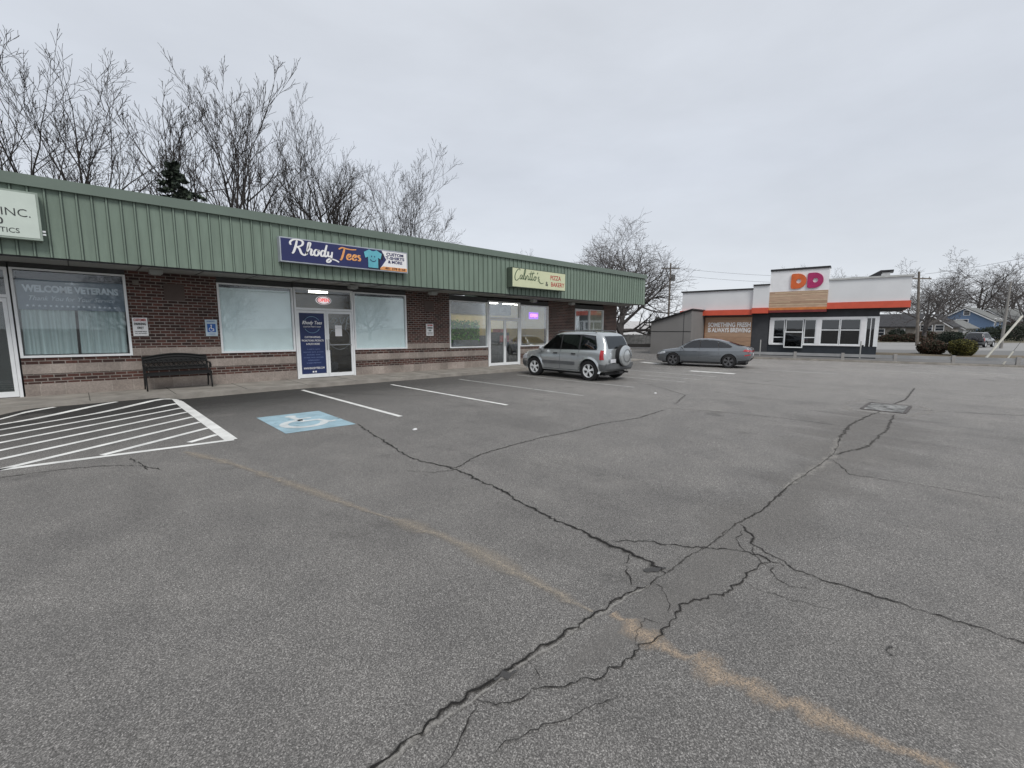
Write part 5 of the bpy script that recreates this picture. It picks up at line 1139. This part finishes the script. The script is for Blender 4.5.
# ------------------------------------------------------------------ houses
def house(name, label, px, D, w_, dp, h, rise, rz, wallm, roofm, wins, base=-.3, gar=None):
    x, y = yard((px-512)/449.5*D, D); t = thing(name, label, 'house', (x, y, base), rz)
    mb = MB(); poly = [(-w_/2, 0), (w_/2, 0), (w_/2, h), (0, h+rise), (-w_/2, h)]; mb.prism(poly, -dp/2, dp/2); wl = mb.build('wall', wallm, t)
    o = .35; k = rise/(w_/2); mb = MB()
    for s in (-1, 1):
        mb.prism([(0, h+rise+.02), (0, h+rise+.20), (s*(w_/2+o), h-o*k+.20), (s*(w_/2+o), h-o*k+.02)], -dp/2-o, dp/2+o)
    mb.build('roof', roofm, t)
    mb = MB()
    for s in (-1, 1): mb.prism([(0, h+rise+.01), (0, h+rise-.16), (s*(w_/2+o), h-o*k-.16), (s*(w_/2+o), h-o*k+.01)], -dp/2-o-.03, -dp/2-o)
    mb.build('barge_board', WPAINT, t)
    for (face, a, z, ww, hh) in wins:
        mb = MB(); gl = MB(); f = .10
        def put(m_, a0, a1, z0, z1, d0, d1):
            if face == 'g': m_.box(a0, a1, -dp/2-d1, -dp/2-d0, z0, z1)
            else:
                s = 1 if face == 'r' else -1; m_.box(s*(w_/2+d0), s*(w_/2+d1), a0, a1, z0, z1)
        put(mb, a-ww/2-f, a+ww/2+f, z-hh/2-f, z-hh/2, 0, .06); put(mb, a-ww/2-f, a+ww/2+f, z+hh/2, z+hh/2+f, 0, .06)
        put(mb, a-ww/2-f, a-ww/2, z-hh/2, z+hh/2, 0, .06); put(mb, a+ww/2, a+ww/2+f, z-hh/2, z+hh/2, 0, .06); put(mb, a-ww/2, a+ww/2, z-.025, z+.025, .01, .05)
        wn = mb.build('window', WPAINT, t); put(gl, a-ww/2, a+ww/2, z-hh/2, z+hh/2, .005, .02); gl.build('pane', plain('house_pane', (.03, .035, .045), .1), wn)
    return t
CV_ = HEAD-R(90)
SHG = plain('grey_shingle', (.17, .175, .17), .9, var=.15, scale=2); SHD = plain('dark_shingle', (.045, .045, .048), .9, var=.2, scale=2)
bh = house('blue_house', 'blue clapboard house with grey roof and white trimmed gable window', 969, 84, 7.6, 8, 3.3, 2.3, CV_-R(57), plain('blue_siding', (.16, .24, .38), .8, var=.06), SHG, [('g', -.2, 2.9, 1.5, 1.2), ('g', .3, 4.7, .7, .7), ('g', 2.2, .9, 1.6, .6), ('r', -3., 3.0, 1., 1.2), ('r', .5, 3.0, 1., 1.2), ('r', 3, 1.2, 1., 1.1)])
house('gabled_house', 'small beige gabled house with a dark front porch window', 936, 70, 4.2, 4.5, 2.3, 1.6, CV_-R(56), plain('beige_siding', (.30, .275, .25), .85), SHD, [('g', -.6, 2.0, 1.3, .8), ('g', .9, 2.0, .9, .8), ('g', .1, .75, .9, .8)])
house('bungalow', 'low house with a wide dark roof seen past the coffee shop', 899, 74, 8.5, 5.5, 2.2, 1.9, CV_-R(-38), plain('taupe_siding', (.22, .20, .18), .85), SHD, [('l', -1., 1.3, 1., 1.), ('l', 1.4, 1.3, .9, 1.), ('r', 0, 1.3, 1., 1.)])
house('white_garage', 'small white outbuilding with grey roof left of the blue house', 955, 74, 3.6, 5, 2.0, 1.1, CV_-R(62), plain('white_siding', (.50, .51, .52), .8), SHG, [('g', 0, 1.1, 1.0, 1.3)])
house('brown_house', 'brown house with a pale roof slope behind the leaning pole', 1006, 92, 8., 9, 3.4, 2.3, CV_-R(85), plain('brown_siding', (.13, .105, .095), .85), SHG, [('g', 0, 2.8, 1., 1.)])
# beyond the sedan, left of the lean-to
def at(px, D, z=0.): x, y = yard((px-512)/449.5*D, D); return (x, y, z)
t = thing('box_trailer', 'plain white box trailer parked behind the fence past the shop row', 'trailer', at(634, 52, -.1), CV_)
MB().box(-4., 4., -1.2, 1.2, .95, 2.55).build('box', WPAINT, t)
mb = MB(); mb.box(-3.9, 3.9, -1.1, 1.1, .75, .95); mb.build('chassis', DARK, t)
for x in (-2.2, 2.2):
    for s in (-1, 1): m2 = MB(); m2.lathe([(0, -.12), (.42, -.12), (.42, .12), (0, .12)], (x, s*.95, .42), 'y', 20); m2.build('wheel', RUB, t)
t = thing('board_fence', 'weathered grey board fence in front of the white trailer', 'fence', at(634, 47.5, -.12), CV_)
mb = MB(); rr = random.Random(9)
for i in range(70): x = -5.6+i*.16; mb.box(x, x+.15, -.01+rr.uniform(-.006, .006), .015, .03, 1.14+rr.uniform(-.02, .02))
mb.build('boards', plain('grey_boards', (.14, .14, .138), .9, var=.3), t)
for x in (-5.5, -2.8, 0, 2.8, 5.5): MB().box(x-.05, x+.05, .02, .11, 0, 1.2).build('post', plain('fence_post', (.12, .11, .10), .9), t)
mb = MB(); mb.box(-5.5, 5.5, -.12, .12, .12, .42); kb2 = thing('timber_barrier', 'low dark timber barrier on the ground before the grey fence', 'barrier', at(634, 40, -.12), CV_)
mb.build('beam', plain('dark_timber', (.03, .028, .027), .9), kb2)
for x in (-5, -1.7, 1.7, 5): MB().box(x-.1, x+.1, -.1, .1, 0, .12).build('foot', DARK, kb2)

# ------------------------------------------------------------------ poles and wires
def upole(label, px, D, H, lean=(0, 0), mat=WOODP, arm=True, base=-.15, r=.15, grp='utility poles', an=0.):
    t = thing('utility_pole', label, 'pole', at(px, D, base), CV_+an, grp)
    top = Vector((lean[0]*H, lean[1]*H, H)); MB().tube([(0, 0, 0), top*.5, top], [r, r*.85, r*.65], 10).build('post', mat, t, True)
    if arm:
        z = H-.7; m = MB(); m.box(-1.2, 1.2, -.06, .06, z-.06, z+.06); m.xf(lambda a, b, c: (a+lean[0]*z, b+lean[1]*z, c)); m.build('crossarm', mat, t)
        for x in (-1.05, -.4, .4, 1.05): MB().tube([(x+lean[0]*z, 0, z+.06), (x+lean[0]*z, 0, z+.2)], [.05, .03], 6).build('insulator', plain('insulator', (.2, .2, .2), .4), t)
    return t
p1 = upole('dark utility pole with crossarm in front of the spreading tree', 668, 60, 10.3, (.0, 0))
MB().lathe([(0, 0), (.25, 0), (.25, .8), (0, .8)], (.35, -.1, 8.0), 'z', 14).build('transformer', plain('transformer', (.12, .12, .12), .6), p1)
p2 = upole('brown utility pole standing just right of the coffee shop canopy', 919, 46, 7.5, (-.085, 0), arm=True)
p3 = upole('pale leaning utility pole before the evergreens at the right edge', 1003.5, 40, 5.9, (.015, 0), mat=plain('pale_pole', (.24, .23, .215), .9, var=.15), arm=False, r=.12)
def wire(label, pts, sag=.5, r=.012):
    a, b = Vector(pts[0]), Vector(pts[1]); P = [a.lerp(b, i/14)-Vector((0, 0, sag*4*(i/14)*(1-i/14))) for i in range(15)]
    o = MB().tube(P, r, 4).build('overhead_wire', DARK); tag(o, label, 'wire'); return o
wire('upper black wire from the dark pole over the coffee shop', (at(668, 60, 9.6), at(919, 46, 7.0)), .6)
wire('lower black wire from the dark pole towards the coffee shop roof', (at(669, 60, 8.7), at(919, 46, 6.4)), .6)
wire('upper wire from the brown pole to the right edge of the picture', (at(919, 46, 7.1), at(1100, 34, 8.4)), .3)
wire('lower wire from the brown pole past the pale bare tree', (at(920, 46, 6.5), at(1100, 34, 7.6)), .4)
wire('wire running off left behind the shop row from the dark pole', (at(668, 60, 9.6), at(560, 75, 10.)), .4)
# wires that the shop glass mirrors
for i, z in enumerate((6.2, 7.0, 7.5, 8.1)): wire('street wire across the road mirrored in the shop glass, ' + ['lowest', 'second from bottom', 'third from bottom', 'highest'][i] + ' of four', ((-30, -22, z), (50, -22, z+.2)), .9, .05)
GUY = plain('guy_guard', (.52, .51, .45), .6)
def guy(label, a, b, r):
    a = Vector(a); b = Vector(b); t = thing('guy_wire_guard', label, 'guy guard', a); MB().tube([(0, 0, 0), (b-a)*.98, (b-a)], [r, r, r*.6], 8).build('sleeve', GUY, t, True)
    m = MB(); m.tube([(b-a), (b-a)*2.6], .012, 4); m.build('stay_wire', DARK, t)
guy('long pale yellow guy wire sleeve slanting over the guardrail', at(989, 25, -.05), at(1021, 25, 2.38), .055)
guy('short pale guy wire sleeve at the kerb right of the shrubs', at(1008, 21.5, -.05), at(1016.5, 21.5, .58), .035)
